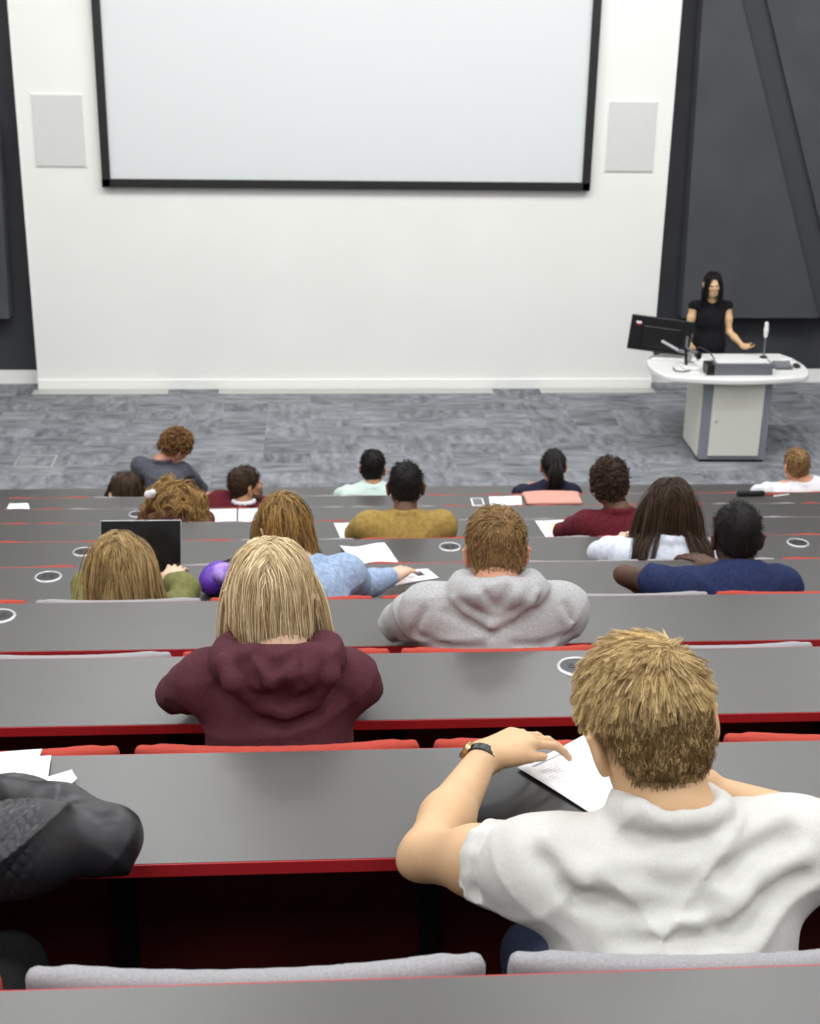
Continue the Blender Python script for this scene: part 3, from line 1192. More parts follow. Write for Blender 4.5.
        pts = [c + np.array((.070 * math.cos(a), .064 * math.sin(a) - .002, .002 - .016 * math.sin(a))) for a in np.linspace(0, 2 * math.pi, 13)]
        T.chain(pts, [.009] * 13, k=.03)
        T.cone(c + (0, 0, .045), c + (0, .02, .12), .060, .066, k=.01, op='s')
    if topfn:
        topfn(T, dict(nb=nb, ch=ch, pel=pel, shL=shL, shR=shR, el=el, wr=wr))
    sdf_obj(top_name, T, tvox, top, root, loc, fold_disp(fold, seed=seed, dirv=fdir) if fold else None)
    legs(root, loc, pel, F, trousers or M['denim_dark'])
    if hair:
        ht = dict(hair)
        st_ = ht.pop('style')
        hm = ht.pop('m')
        make_hair(root, loc, hd, st_, hm, seed=seed + 7, body=T if st_ in ('long', 'pony') else None, **ht)
    return root, dict(head=hd, nb=nb, ch=ch, sh=(shL, shR), el=el, wr=wr, loc=loc, T=T, pel=pel)


def frame_z(v):
    v = nrm(v)
    a = nrm(np.cross(v, (0, 0, 1) if abs(v[2]) < .9 else (1, 0, 0)))
    b = np.cross(v, a)
    return np.stack([a, b, v], 1)


HAIR = {
    'gold': hair_mat('golden blond hair', sr(112, 80, 42), sr(252, 222, 160)),
    'gold_short': hair_mat('short darker blond hair', sr(88, 66, 38), sr(150, 120, 74)),
    'blonde': hair_mat('pale blonde hair', sr(172, 138, 90), sr(252, 236, 196)),
    'ginger': hair_mat('ginger brown hair', sr(104, 76, 44), sr(190, 154, 104)),
    'mouse': hair_mat('dark blonde hair', sr(100, 72, 42), sr(222, 190, 132)),
    'brown_gold': hair_mat('brown hair with golden streaks', sr(60, 42, 26), sr(204, 162, 96)),
    'brown': hair_mat('dark brown hair', sr(34, 24, 18), sr(92, 70, 52)),
    'black': hair_mat('black hair', sr(14, 12, 12), sr(40, 36, 34)),
    'curl_brown': hair_mat('curly brown hair', sr(66, 44, 26), sr(164, 118, 70)),
    'dark_curl': hair_mat('dark brown curls', sr(30, 20, 14), sr(84, 58, 42)),
}
TRS = M['denim_dark']
C_white = cloth_mat('white jersey', sr(207, 206, 201), sr(214, 213, 208), 300, .35, 30, dist=.006)
C_maroon = cloth_mat('maroon jersey', sr(80, 44, 52), sr(92, 52, 60), 260, .35, 60, dist=.003)
C_heather = cloth_mat('heather grey jersey', sr(160, 160, 160), sr(192, 192, 192), 240, .3, 60, dist=.003, stretch=(1, 1, 2.2))
C_olive = cloth_mat('olive cotton', sr(110, 112, 66), sr(128, 128, 80), 60)
C_denim = cloth_mat('light blue denim', sr(140, 162, 192), sr(168, 188, 214), 70, .3, 400)
C_navy = cloth_mat('navy cotton', sr(36, 44, 76), sr(44, 54, 90), 80)
C_blouse = cloth_mat('pale blue white blouse', sr(206, 214, 232), sr(228, 232, 240), 40)
C_mustard = cloth_mat('mustard wool', sr(150, 124, 66), sr(170, 144, 82), 50)
C_burg = cloth_mat('burgundy knit', sr(88, 30, 40), sr(104, 38, 48), 60)
C_mint = cloth_mat('mint shirt cotton', sr(200, 222, 212), sr(214, 232, 224), 50)
C_darknavy = cloth_mat('dark navy cotton', sr(32, 34, 50), sr(40, 42, 60), 50)
C_grey = cloth_mat('slate grey shirt', sr(72, 74, 82), sr(88, 90, 98), 50)
C_offwhite = cloth_mat('white shirt', sr(222, 224, 228), sr(236, 238, 240), 50)
C_black = cloth_mat('black dress fabric', sr(20, 20, 23), sr(28, 28, 32), 60)

# --- the man in the white T-shirt, nearest
def tee_fn(T, d):
    y = 1.47
    for pts in ([(.40, 3.268), (.494, 3.268), (.544, 3.290), (.640, 3.325)], [(.40, 3.19), (.50, 3.200), (.575, 3.220)],
                [(.315, 3.30), (.35, 3.26), (.40, 3.22)], [(.66, 3.27), (.60, 3.25), (.54, 3.20)], [(.36, 3.255), (.43, 3.235), (.52, 3.24)]):
        crease(T, pts, y, .004, .036)
        crease(T, [(a, b + .026) for a, b in pts], y, .005, .03, 'u', -.003)
    s_, e_ = d['shL'], d['el'][0]
    v = nrm(e_ - s_)
    for t, q in ((.30, .0), (.40, .2), (.48, -.1)):
        c = s_ * (1 - t) + e_ * t
        Rm_ = frame_z(nrm(v + np.array((0, q, .15))))
        ring_ = [c + Rm_ @ np.array((.066 * math.cos(a), .066 * math.sin(a), 0)) for a in np.linspace(0, 6.28, 12)]
        T.chain(ring_, [.0035] * 12, k=.016, op='s')


man, I = sitter('young man in white T-shirt with short golden blond hair bent over a printed sheet', 0, (.468, 1.70, 3.382), 10, 30, -8,
                x=.50, skin='fair', top=C_white, top_name='t_shirt', vox=.0045, tvox=.0055, shw=.19, sleeve='short', sleeve_t=.46,
                pelvis=(.50, 1.53, 2.835), chest=(.50, 1.575, 3.07), neckb=(.490, 1.625, 3.298), shoulders=((.325, 1.63, 3.195), (.672, 1.63, 3.215)),
                elbows=((.175, 1.86, 3.062), (.885, 1.80, 3.09)), wrists=((.298, 2.115, 3.085), (.615, 1.87, 3.165)),
                hands=[dict(d=(.86, .48, .12), n=(.15, -.35, -1), th=(.45, -.9, .05), curl=(24, 22, 14), thumb=(.30, 1.0, .22), sc=1.0),
                       dict(d=(-1, .15, .35), n=(0, -.9, .3), th=(0, .2, 1), curl=(50, 60, 40), sc=1.0)],
                neckr=.054, bulk=1.06, fold=.006, seed=5, fdir=(.5, .2, 1.0), topfn=tee_fn)
loc = I['loc']
hd = I['head']
# hair of the nearest man: thick swirled top over a short darker back and sides
rng = np.random.default_rng(3)
hs = Sdf()
hd.sdf(hs)
cap = hd.hair_cap(.004, -.072, .022, .010, ears=True)
V, Q = cap.mesh(.004)
ro, no = scalp_roots(hd, 3000, rng, -.076, .022, ears=True)
ro = lift_roots(hd, cap, ro, no)
wh = nrm((.42, -.55, .72))
tan = no - wh
tan = tan - (tan * no).sum(1)[:, None] * no
tan /= np.linalg.norm(tan, axis=1)[:, None] + 1e-9
sw = np.cross(no, tan)
topm = np.clip((ro[:, 2] + .005) / .06, 0, 1)
d0 = tan + .45 * sw + (.06 + .16 * topm)[:, None] * no + rng.normal(0, .11, no.shape)
lock = np.sin(ro[:, 0] * 130 + 3 * np.sin(ro[:, 1] * 70)) * np.sin(ro[:, 1] * 110 + 2 * np.sin(ro[:, 2] * 60))
d0 += lock[:, None] * .25 * (no * .25 + sw)
Ls = (.009 + .028 * topm) * rng.uniform(.75, 1.25, len(ro))
G = sim_hair(hd, ro, no, d0, Ls, 7, lambda P: np.minimum(hs.at(P), cap.at(P)), grav=.035, stiff=.95, off=.0012, seed=2)
lo_ = topm < .12 + rng.uniform(-.30, .30, len(topm))
Va, Qa = strands(G[~lo_], 14, .0036, .00055, .00025, 1, conv=.75)
Vb, Qb = strands(G[lo_], 14, .004, .00045, .00025, 2, conv=.1)
n0 = len(V)
VV = np.vstack([V, Va, Vb])
QQ = np.vstack([Q, Qa + n0, Qb + n0 + len(Va)])
capz = ((V[Q].mean(1) - hd.c) @ hd.R)[:, 2]
mi = np.concatenate([np.where(capz < .060, 1, 0), np.zeros(len(Qa), int), np.ones(len(Qb), int)])
raw_mesh('hair', VV, QQ, [HAIR['gold'], HAIR['gold_short']], man, loc, midx=mi)
# watch
w_, e_ = I['wr'][0], I['el'][0]
v = nrm(w_ - e_)
Rw = frame_z(v)
cw = w_ - v * .012
ring = [cw + Rw @ np.array((.0295 * math.cos(a), .0285 * math.sin(a), 0)) for a in np.arange(28) / 28 * 2 * math.pi]
for dz_ in (0,):
    S_ = Sdf()
    for i in range(28):
        S_.box((np.array(ring[i]) + ring[(i + 1) % 28]) / 2, (.0042, .0022, .009), R=np.stack([nrm(np.array(ring[(i + 1) % 28]) - ring[i]), np.cross(v, nrm(np.array(ring[(i + 1) % 28]) - ring[i])), v], 1), rr=.001, k=.002)
    V, Q = S_.mesh(.0016)
    wt = bpy.data.objects.new('wristwatch', None)
    wt.location = tuple(cw)
    COL.objects.link(wt)
    tag(wt, 'black wristwatch with a gold case on the wrist of the man in the white T-shirt', 'watch')
    raw_mesh('strap', V, Q, M['black_plastic'], wt, tuple(cw))
    outw = nrm(np.array((-.75, .5, .45)) - v * (np.array((-.75, .5, .45)) @ v))
    c0 = cw + outw * .031
    cyl('case', c0 - outw * .002, c0 + outw * .006, .017, M['gold'], wt, tuple(cw), n=28)
    cyl('dial', c0 + outw * .006, c0 + outw * .0068, .0145, M['black_plastic'], wt, tuple(cw), n=28)
    st_ring = cw - outw * .030
    box('buckle', tuple(st_ring), (.012, .012, .004), M['gold'], wt, tuple(cw), bevel=.001)

# --- black leather jacket, cut by the left edge
LEA = quilt_leather()


def biker(T, d):
    # quilted pad: shallow diamond grooves are pressed into the shoulder by the displacement below
    T.cone(d['shR'], d['shR'] * .45 + d['el'][1] * .55, .078, .066, k=.03)


def quilt_disp(c, rad, base):
    def D(P):
        d = base(P)
        w = np.clip(1.3 - np.linalg.norm(P - c, axis=1) / rad, 0, 1)
        w = np.minimum(w * 4, 1)
        a, b = np.abs(np.sin((P[:, 0] + P[:, 1] * .5 + P[:, 2] * .6) * 170)), np.abs(np.sin((P[:, 0] - P[:, 1] * .5 - P[:, 2] * .6) * 170))
        return d + w * .0035 * np.clip(1 - np.minimum(a, b) / .5, 0, 1)
    return D


_fd = fold_disp
fold_disp = lambda amp, seed=0, dirv=(1, 0, 0): quilt_disp(np.array((-.56, 1.80, 3.16)), .13, _fd(amp, seed=seed, dirv=dirv))
sitter('person in black quilted leather biker jacket leaning on the desk, cut by the left edge', 0, (-.70, 1.78, 3.36), 10, 30, 5, x=-.72, skin='fair',
       top=LEA, top_name='leather_jacket', tvox=.0035, shw=.19, pelvis=(-.63, 1.53, 2.835), chest=(-.625, 1.58, 3.04), neckb=(-.70, 1.66, 3.24),
       shoulders=((-.88, 1.68, 3.15), (-.56, 1.76, 3.15)), elbows=((-.98, 1.90, 3.085), (-.325, 1.895, 3.083)), wrists=((-.80, 2.10, 3.07), (-.55, 2.065, 3.072)),
       hands=[None, dict(d=(-.8, .25, 0), n=(0, 0, -1), th=(-.2, -1, 0))], bulk=1.08, fold=.007, seed=9, topfn=biker, trousers=M['black_cloth'],
       hair=dict(style='short', m=HAIR['brown'], length=.04), fdir=(.3, 1, .4))
fold_disp = _fd

# --- maroon hoodie
sitter('woman in maroon hooded sweatshirt with straight pale blonde hair to the shoulders', 1, (-.085, 2.60, 3.182), -4, 14, 3, x=-.06, hsc=.88, skin='pale',
       top=C_maroon, top_name='hoodie', vox=.006, tvox=.0055, shw=.150, hood=True, bulk=.91, fold=.004, seed=12, chest=(-.07, 2.53, 2.88),
       neckb=(-.07, 2.53, 3.100), pelvis=(-.07, 2.52, 2.551), shoulders=((-.215, 2.56, 3.005), (.070, 2.56, 3.000)),
       topfn=hood_fn([(-.175, 3.12), (-.150, 3.081), (-.099, 3.030), (-.055, 3.012), (-.006, 3.034), (.028, 3.09), (.035, 3.13)], [(-.12, 3.13), (-.09, 3.085), (-.05, 3.06), (-.02, 3.09), (0, 3.13)], 2.42,
                                          [[(-.125, 3.12), (-.11, 3.08), (-.07, 3.045)], [(-.03, 3.11), (-.03, 3.07), (-.05, 3.045)], [(-.19, 3.06), (-.170, 3.045), (-.115, 2.995), (-.055, 2.978), (.005, 2.998), (.045, 3.05)],
                                           [(-.205, 3.03), (-.225, 2.96), (-.215, 2.86)], [(.075, 3.03), (.085, 2.96), (.07, 2.86)], [(-.06, 3.075), (-.055, 3.035)], [(-.105, 3.14), (-.07, 3.105), (-.035, 3.135)]], .026),
       elbows=((-.312, 2.89, 2.80), (.112, 2.90, 2.80)), wrists=((-.17, 3.11, 2.785), (.02, 3.11, 2.785)),
       hair=dict(style='long', m=HAIR['blonde'], length=.232, n=900, nch=11, r0=.0011, r1=.0006, cap_thick=.006, spread=.0045, wav=.02, tip=(.018, 0, 0), conv=.1))

# --- grey hoodie
sitter('man in light heather grey hooded sweatshirt with short ginger brown hair', 2, (.508, 3.55, 2.872), 0, 14, 0, x=.50, hsc=.91, skin='pink',
       top=C_heather, top_name='hoodie', vox=.006, tvox=.0065, shw=.185, hood=True, bulk=1.14, fold=.005, seed=21, neckb=(.505, 3.48, 2.815),
       shoulders=((.32, 3.49, 2.712), (.69, 3.49, 2.712)), chest=(.50, 3.46, 2.58),
       topfn=hood_fn([(.385, 2.80), (.421, 2.766), (.477, 2.724), (.53, 2.752), (.575, 2.795), (.60, 2.82)], [(.44, 2.81), (.49, 2.77), (.545, 2.81)], 3.38,
                                          [[(.45, 2.83), (.48, 2.775)], [(.52, 2.83), (.50, 2.775)], [(.29, 2.69), (.36, 2.66), (.45, 2.655)], [(.70, 2.69), (.62, 2.66), (.54, 2.665)], [(.36, 2.765), (.41, 2.735), (.477, 2.695), (.54, 2.72), (.60, 2.77)], [(.30, 2.77), (.275, 2.70), (.29, 2.62)], [(.69, 2.78), (.715, 2.70), (.70, 2.62)]], .018),
       elbows=((.262, 3.82, 2.525), (.748, 3.82, 2.525)), wrists=((.40, 4.04, 2.502), (.62, 4.04, 2.502)),
       hair=dict(style='short', m=HAIR['ginger'], length=.026, n=900, nch=10, r0=.0010, r1=.0005, cap_thick=.009, nape=-.068, spread=.005, top=.006, lift=.12))

# --- row of the laptop
sitter('woman in olive top with long wavy dark blonde hair typing at the open laptop', 3, (-.665, 4.50, 2.432), -6, 16, 0, x=-.64, hsc=.88, skin='pale',
       top=C_olive, top_name='sweater', shw=.15, seed=31, elbows=((-.83, 4.76, 2.235), (-.455, 4.68, 2.25)), wrists=((-.70, 4.82, 2.232), (-.520, 4.79, 2.238)),
       hands=[dict(d=(.1, 1, .1), n=(0, 0, -1), th=(1, 0, 0), curl=(14, 20, 12)), dict(d=(.1, 1, .1), n=(0, 0, -1), th=(-1, 0, 0), curl=(14, 20, 12))], tvox=.008,
       neckb=(-.65, 4.45, 2.275), chest=(-.64, 4.48, 2.08), shoulders=((-.78, 4.47, 2.18), (-.52, 4.47, 2.18)),
       hair=dict(style='long', m=HAIR['mouse'], length=.27, n=600, nch=12, r0=.0012, r1=.0007, cap_thick=.005, spread=.0055, wav=.07))


def denimfn(T, d):
    nb = d['nb']
    T.chain([nb + (-.08, -.01, .0), nb + (0, -.055, .005), nb + (.08, -.01, .0)], [.024, .026, .024], k=.02)


sitter('woman in light blue denim jacket with brown hair and golden streaks, arm along the desk', 3, (-.095, 4.56, 2.545), 16, 26, -6, hsc=.88, x=-.02, skin='pale',
       top=C_denim, top_name='denim_jacket', shw=.16, seed=33, shoulders=((-.21, 4.50, 2.37), (.12, 4.52, 2.375)), neckb=(-.05, 4.48, 2.445),
       elbows=((-.22, 4.82, 2.235), (.175, 4.72, 2.238)), wrists=((-.10, 4.96, 2.225), (.305, 4.83, 2.225)), topfn=denimfn, tvox=.008,
       hands=[None, dict(d=(.5, .8, -.05), n=(0, 0, -1), th=(-1, .5, 0), curl=(10, 14, 8))],
       hair=dict(style='long', m=HAIR['brown_gold'], length=.17, n=500, nch=11, r0=.0014, r1=.0008, cap_thick=.006, spread=.0055, wav=.05, tip=(.02, 0, 0)))
sitter('man in navy T-shirt with close-cropped black hair and dark brown skin, bare elbow out', 3, (1.500, 4.50, 2.515), 0, 8, 0, x=1.50, skin='dark',
       top=C_navy, top_name='t_shirt', shw=.20, sleeve='short', sleeve_t=.55, seed=35, bulk=1.0, tvox=.008, neckb=(1.50, 4.44, 2.405),
       shoulders=((1.325, 4.46, 2.335), (1.675, 4.46, 2.335)), elbows=((1.17, 4.74, 2.26), (1.75, 4.80, 2.225)), wrists=((1.38, 4.61, 2.17), (1.56, 4.90, 2.225)), hands=[dict(d=(1, -.1, -.3), n=(0, 0, -1), th=(.3, -1, 0), curl=(8, 10, 6)), None],
       hair=dict(style='short', m=HAIR['black'], length=.006, n=500, nch=8, r0=.0010, r1=.0007, cap_thick=.007, nape=-.05, spread=.006, top=.006, lift=.8))

# --- further rows
sitter('woman in pale blouse with very long straight dark brown hair down her back', 4, (1.505, 5.42, 2.275), 0, 10, 0, x=1.50, hsc=.90, skin='pale', top=C_blouse,
       top_name='blouse', shw=.155, seed=41, bulk=1.0, neckb=(1.50, 5.35, 2.155), shoulders=((1.33, 5.37, 2.07), (1.67, 5.37, 2.07)),
       hair=dict(style='long', m=HAIR['brown'], length=.40, n=500, nch=11, r0=.0016, r1=.0008, cap_thick=.008, spread=.007, wav=.01))
sitter('man in mustard yellow jacket with short black hair', 5, (.458, 6.39, 2.02), 0, 8, 0, x=.45, skin='brown', top=C_mustard, top_name='jacket', shw=.18, seed=51,
       bulk=1.08, collar=True, hair=dict(style='short', m=HAIR['black'], length=.010, n=200, nch=8, r0=.002, r1=.001, cap_thick=.008, nape=-.055))
sitter('man in burgundy sweater with dark curly hair', 5, (1.462, 6.39, 2.02), -4, 6, 0, x=1.56, skin='brown', top=C_burg, top_name='sweater', shw=.155, seed=53,
       bulk=1.0, collar=True, hair=dict(style='curly', m=HAIR['dark_curl'], length=.03, n=300, nch=6, r0=.0025, r1=.0015, cap_thick=.014, nape=-.05, top=.01))
sitter('woman with big curly golden brown hair and a white hair clip', 6, (-.755, 7.31, 1.568), -25, 30, 8, hsc=.88, x=-.78, skin='fair', top=C_maroon, top_name='sweater',
       shw=.12, seed=61, shoulders=((-.90, 7.26, 1.36), (-.66, 7.26, 1.36)), 
       hair=dict(style='long', m=HAIR['brown_gold'], length=.20, n=420, nch=9, r0=.0024, r1=.0012, cap_thick=.012, spread=.009, wav=.30))
sitter('bearded man in maroon sweater over a white collar, face turned aside', 7, (-.408, 8.255, 1.345), -62, -4, 0, x=-.63, chest=(-.56, 8.27, 1.10), skin='tan', top=C_burg, top_name='sweater',
       shw=.15, seed=71, collar=True, neckb=(-.42, 8.20, 1.235), hair=dict(style='short', m=HAIR['brown'], length=.02, n=200, nch=8, r0=.0022, r1=.0012, cap_thick=.010, front=.03))
sitter('woman with straight dark brown hair bowed low beside the slate grey shirt', 8, (-1.275, 9.17, .960), 0, 22, 0, x=-1.30, skin='fair', top=C_black, top_name='top',
       shw=.10, seed=81, neckb=(-1.32, 9.08, .855), bulk=.80, shoulders=((-1.43, 9.06, .79), (-1.25, 9.06, .79)), elbows=((-1.52, 9.30, .66), (-1.30, 9.26, .62)), wrists=((-1.46, 9.46, .62), (-1.36, 9.44, .62)), hair=dict(style='long', m=HAIR['brown'], length=.26, n=180, nch=9, r0=.0026, r1=.0014, cap_thick=.022, spread=.009, wav=.03))
sitter('man in slate grey shirt with a brown curly mop leaning over, face half turned', 8, (-.955, 9.50, 1.170), -50, 30, 14, x=-.98, skin='pink', top=C_grey, top_name='shirt',
       shw=.17, seed=83, neckb=(-1.05, 9.46, 1.085), shoulders=((-1.21, 9.47, 1.045), (-.91, 9.48, 1.0)), chest=(-1.02, 9.34, .88), collar=True, pelvis=(-.80, 9.16, .565), bulk=.92,
       elbows=((-1.19, 9.62, .815), (-.80, 9.64, .815)), wrists=((-1.08, 9.76, .80), (-.88, 9.78, .80)),
       hair=dict(style='curly', m=HAIR['curl_brown'], length=.06, n=420, nch=6, r0=.0028, r1=.0016, cap_thick=.018, nape=-.03, top=.012))
sitter('man in mint green shirt with short black hair in the front row', 8, (.432, 9.20, 1.115), -14, 4, 0, x=.42, skin='tan', top=C_mint, top_name='shirt', shw=.165, seed=85,
       collar=True, hair=dict(style='short', m=HAIR['black'], length=.02, n=200, nch=8, r0=.0025, r1=.0012, cap_thick=.011, top=.012))
sitter('woman in dark navy top with a black ponytail', 8, (1.697, 9.20, 1.125), 0, 4, 0, x=1.69, skin='tan', top=C_darknavy, top_name='top', shw=.135, seed=87,
       hair=dict(style='pony', m=HAIR['black'], length=.17, n=240, nch=9, r0=.0022, r1=.0016, cap_thick=.006, front=.03))
sitter('man in white shirt with short ginger hair, cut by the right edge', 8, (3.445, 9.20, 1.115), 10, 6, 0, x=3.60, skin='pink', top=C_offwhite, top_name='shirt',
       shw=.165, seed=89, collar=True, neckb=(3.50, 9.13, 1.0), hair=dict(style='short', m=HAIR['ginger'], length=.02, n=200, nch=8, r0=.0025, r1=.0012, cap_thick=.010))

# beard of the man looking aside
pb = [o for o in COL.objects if o.get('label', '').startswith('bearded man')][0]
hb = Head((-.408, 8.255, 1.345), -62, -4, 0)
S = Sdf()
S.ell(hb.w((0, .052, -.094)), (.043, .044, .034), hb.R, k=.02)
for sx in (-1, 1):
    S.cone(hb.w((sx * .058, .0, -.055)), hb.w((sx * .030, .062, -.092)), .021, .020, k=.03)
    S.cone(hb.w((sx * .068, .005, -.015)), hb.w((sx * .060, .0, -.055)), .010, .018, k=.02)
S.chain([hb.w((-.03, .088, -.066)), hb.w((0, .098, -.046)), hb.w((.03, .088, -.066))], [.010, .008, .010], k=.01)
S.ell(hb.w((0, .105, -.060)), (.020, .014, .008), hb.R, k=.006, op='s')
sdf_obj('beard', S, .005, HAIR['brown'], pb, tuple(pb.location))
S = Sdf()
c = np.array((-.42, 8.20, 1.245))
pts = [c + np.array((.062 * math.cos(a), .058 * math.sin(a), .012)) for a in np.linspace(0, 6.283, 14)]
S.chain(pts, [.013] * 14, k=.01)
sdf_obj('shirt_collar', S, .005, C_offwhite, pb, tuple(pb.location))


# ------------------------------------------------------------------ lectern, lecturer and stage things
LX, LY = 4.0, 12.78
lec = empty('lectern', (4.0, 12.75, 0), 'white-topped grey and cream lectern desk at the front beside the dark wall', 'lectern')
ll = lec.location


def flat(name, poly, z0, z1, m, parent, loc, bevel=.0, seg=2):
    bm = bmesh.new()
    vs = [bm.verts.new((x, y, z0)) for x, y in poly]
    f = bm.faces.new(vs)
    r = bmesh.ops.extrude_face_region(bm, geom=[f])
    bmesh.ops.translate(bm, verts=[v for v in r['geom'] if isinstance(v, bmesh.types.BMVert)], vec=(0, 0, z1 - z0))
    bmesh.ops.recalc_face_normals(bm, faces=bm.faces)
    if bevel:
        es = [e for e in bm.edges if abs(e.verts[0].co.z - e.verts[1].co.z) < 1e-6]
        bmesh.ops.bevel(bm, geom=es, offset=bevel, segments=seg, profile=.5, affect='EDGES')
    return bm_obj(name, bm, m, parent, loc)


# carcass: wedge-shaped cabinet with a door
flat('carcass', [(3.70, 12.46), (4.34, 12.44), (4.30, 13.10), (3.72, 13.12)], .03, .80, M['lectern_grey'], lec, ll)
flat('plinth', [(3.71, 12.475), (4.33, 12.455), (4.29, 13.08), (3.73, 13.10)], 0, .03, M['black_plastic'], lec, ll)
d = box('door', (4.025, 12.443, .42), (.485, .022, .70), M['lectern_cream'], lec, ll, bevel=.003, rot=Matrix.Rotation(math.radians(-1.8), 3, 'Z'))
cyl('lock', (3.83, 12.44, .42), (3.83, 12.425, .42), .010, M['chrome'], d, ll)
flat('side_panel', [(3.685, 12.50), (3.70, 12.50), (3.722, 13.08), (3.707, 13.08)], .05, .78, M['lectern_cream'], lec, ll)


def boat(x0, x1, yf_, yb_, bulge, n=12):
    """plan of the desktop: straight back, bowed front, rounded ends."""
    P = []
    for i in range(n + 1):
        u = i / n
        x = x0 + .16 + (x1 - x0 - .32) * u
        P.append((x, yf_ - bulge * math.sin(math.pi * u)))
    ym = (yf_ + yb_) / 2
    hh = (yb_ - yf_) / 2
    for i in range(1, n):
        a = -math.pi / 2 + math.pi * i / n
        P.append((x1 - .16 + .16 * math.cos(a), ym + hh * math.sin(a)))
    P.append((x1 - .16, yb_))
    P.append((x0 + .16, yb_))
    for i in range(1, n):
        a = math.pi / 2 + math.pi * i / n
        P.append((x0 + .16 + .16 * math.cos(a), ym + hh * math.sin(a)))
    return P


flat('desktop', boat(3.24, 4.76, 12.42, 13.22, .10), .80, .86, M['white_plastic'], lec, ll, bevel=.018, seg=3)
flat('raised_ledge', [(3.30, 13.0), (3.42, 13.16), (4.62, 13.16), (4.70, 12.98), (4.55, 12.93), (4.36, 12.64), (3.82, 12.64), (3.80, 12.93)], .86, .885, M['white_plastic'], lec, ll, bevel=.008)
# console in the desktop
con = empty('control_console', (4.03, 12.52, .86), 'long grey control console box set into the lectern top', 'console')
box('housing', (4.05, 12.53, .918), (.56, .16, .112), M['grey_plastic'], con, con.location, bevel=.008)
box('end_cap', (3.735, 12.53, .914), (.07, .17, .10), M['black_plastic'], con, con.location, bevel=.008)
box('top_plate', (4.05, 12.53, .975), (.50, .12, .008), M['white_plastic'], con, con.location, bevel=.002)

# monitor seen from behind
mo = empty('computer_monitor', (3.45, 12.98, .86), 'black flat monitor seen from behind on a silver arm at the lectern end', 'monitor')
ml = mo.location
Rm = Matrix.Rotation(math.radians(-7), 3, 'Z') @ Matrix.Rotation(math.radians(6), 3, 'Y') @ Matrix.Rotation(math.radians(-6), 3, 'X')
mc = Vector((3.375, 13.02, 1.105))


def MP(x, y, z):
    return mc + Rm @ Vector((x, y, z))


box('casing', MP(0, 0, 0), (.60, .035, .335), M['black_plastic'], mo, ml, rot=Rm, bevel=.008)
box('display', MP(0, .019, .004), (.56, .003, .30), M['screen_dark'], mo, ml, rot=Rm)
box('back_housing', MP(0, -.028, -.02), (.36, .03, .20), M['black_plastic'], mo, ml, rot=Rm, bevel=.010)
bm = bmesh.new()
add_box(bm, MP(-.225, -.019, .10), (.05, .002, .018), Rm, mi=0)
add_box(bm, MP(-.225, -.0195, .082), (.032, .002, .016), Rm, mi=1)
bm_obj('maker_badge', bm, [M['white_plastic'], mat('red badge', sr(200, 50, 55), .4)], mo, ml)
bm = bmesh.new()
add_cyl(bm, MP(.02, -.045, -.05), (3.52, 12.84, 1.00), .016, .014)
add_cyl(bm, (3.52, 12.84, 1.00), (3.64, 12.86, .96), .016)
add_cyl(bm, (3.64, 12.86, .96), (3.64, 12.86, .863), .018)
add_cyl(bm, (3.64, 12.86, .861), (3.64, 12.86, .875), .05)
bm_obj('support_arm', bm, M['alu'], mo, ml, smooth=False)

# document camera
dc = empty('document_camera', (3.60, 12.72, .86), 'small grey and white document camera with a jointed arm beside the monitor', 'document camera')
dl = dc.location
box('base', (3.60, 12.70, .8765), (.15, .17, .03), M['white_plastic'], dc, dl, bevel=.008)
cyl('post', (3.57, 12.72, .885), (3.56, 12.74, 1.06), .015, M['black_plastic'], dc, dl)
cyl('arm', (3.56, 12.74, 1.055), (3.66, 12.66, 1.02), .011, M['grey_plastic'], dc, dl)
box('camera_head', (3.665, 12.66, 1.00), (.05, .06, .06), M['black_plastic'], dc, dl, bevel=.01)
cyl('lens', (3.665, 12.66, .975), (3.665, 12.66, .955), .018, M['alu'], dc, dl)
cyl('lamp', (3.565, 12.74, 1.05), (3.565, 12.745, 1.16), .016, M['grey_plastic'], dc, dl, r2=.012)
for pts, lb in (((( 3.72, 12.99, .90), (3.74, 13.0, .97), (3.76, 13.0, 1.0), (3.86, 12.98, .95), (3.90, 12.90, .895)), 'black looped cable arching behind the document camera'),
                (((3.45, 12.72, .866), (3.43, 12.60, .868), (3.50, 12.55, .868), (3.58, 12.60, .868)), 'black cable lying curled at the monitor end of the lectern')):
    P = np.array(pts)
    t = np.linspace(0, 1, len(P))
    tt = np.linspace(0, 1, 24)
    Pc = np.stack([np.interp(tt, t, P[:, i]) for i in range(3)], 1)
    for _ in range(6):
        Pc[1:-1] = (Pc[:-2] + Pc[2:] + 2 * Pc[1:-1]) / 4
    tag(tube('cable', Pc, .006, M['black_plastic'], None, tuple(Pc[0])), lb, 'cable')
# gooseneck microphone with white head
mi_ = empty('gooseneck_microphone', (4.41, 13.0, .885), 'thin dark gooseneck microphone with a white head standing on the lectern', 'microphone')
cyl('foot', (4.41, 13.0, .885), (4.41, 13.0, .90), .035, M['black_plastic'], mi_, mi_.location)
cyl('stem', (4.41, 13.0, .90), (4.408, 13.0, 1.10), .008, M['grey_plastic'], mi_, mi_.location)
S = Sdf()
S.chain([(4.408, 13, 1.10), (4.407, 13, 1.16), (4.405, 13, 1.225)], [.018, .022, .018], k=.01)
sdf_obj('head', S, .005, M['white_plastic'], mi_, mi_.location)
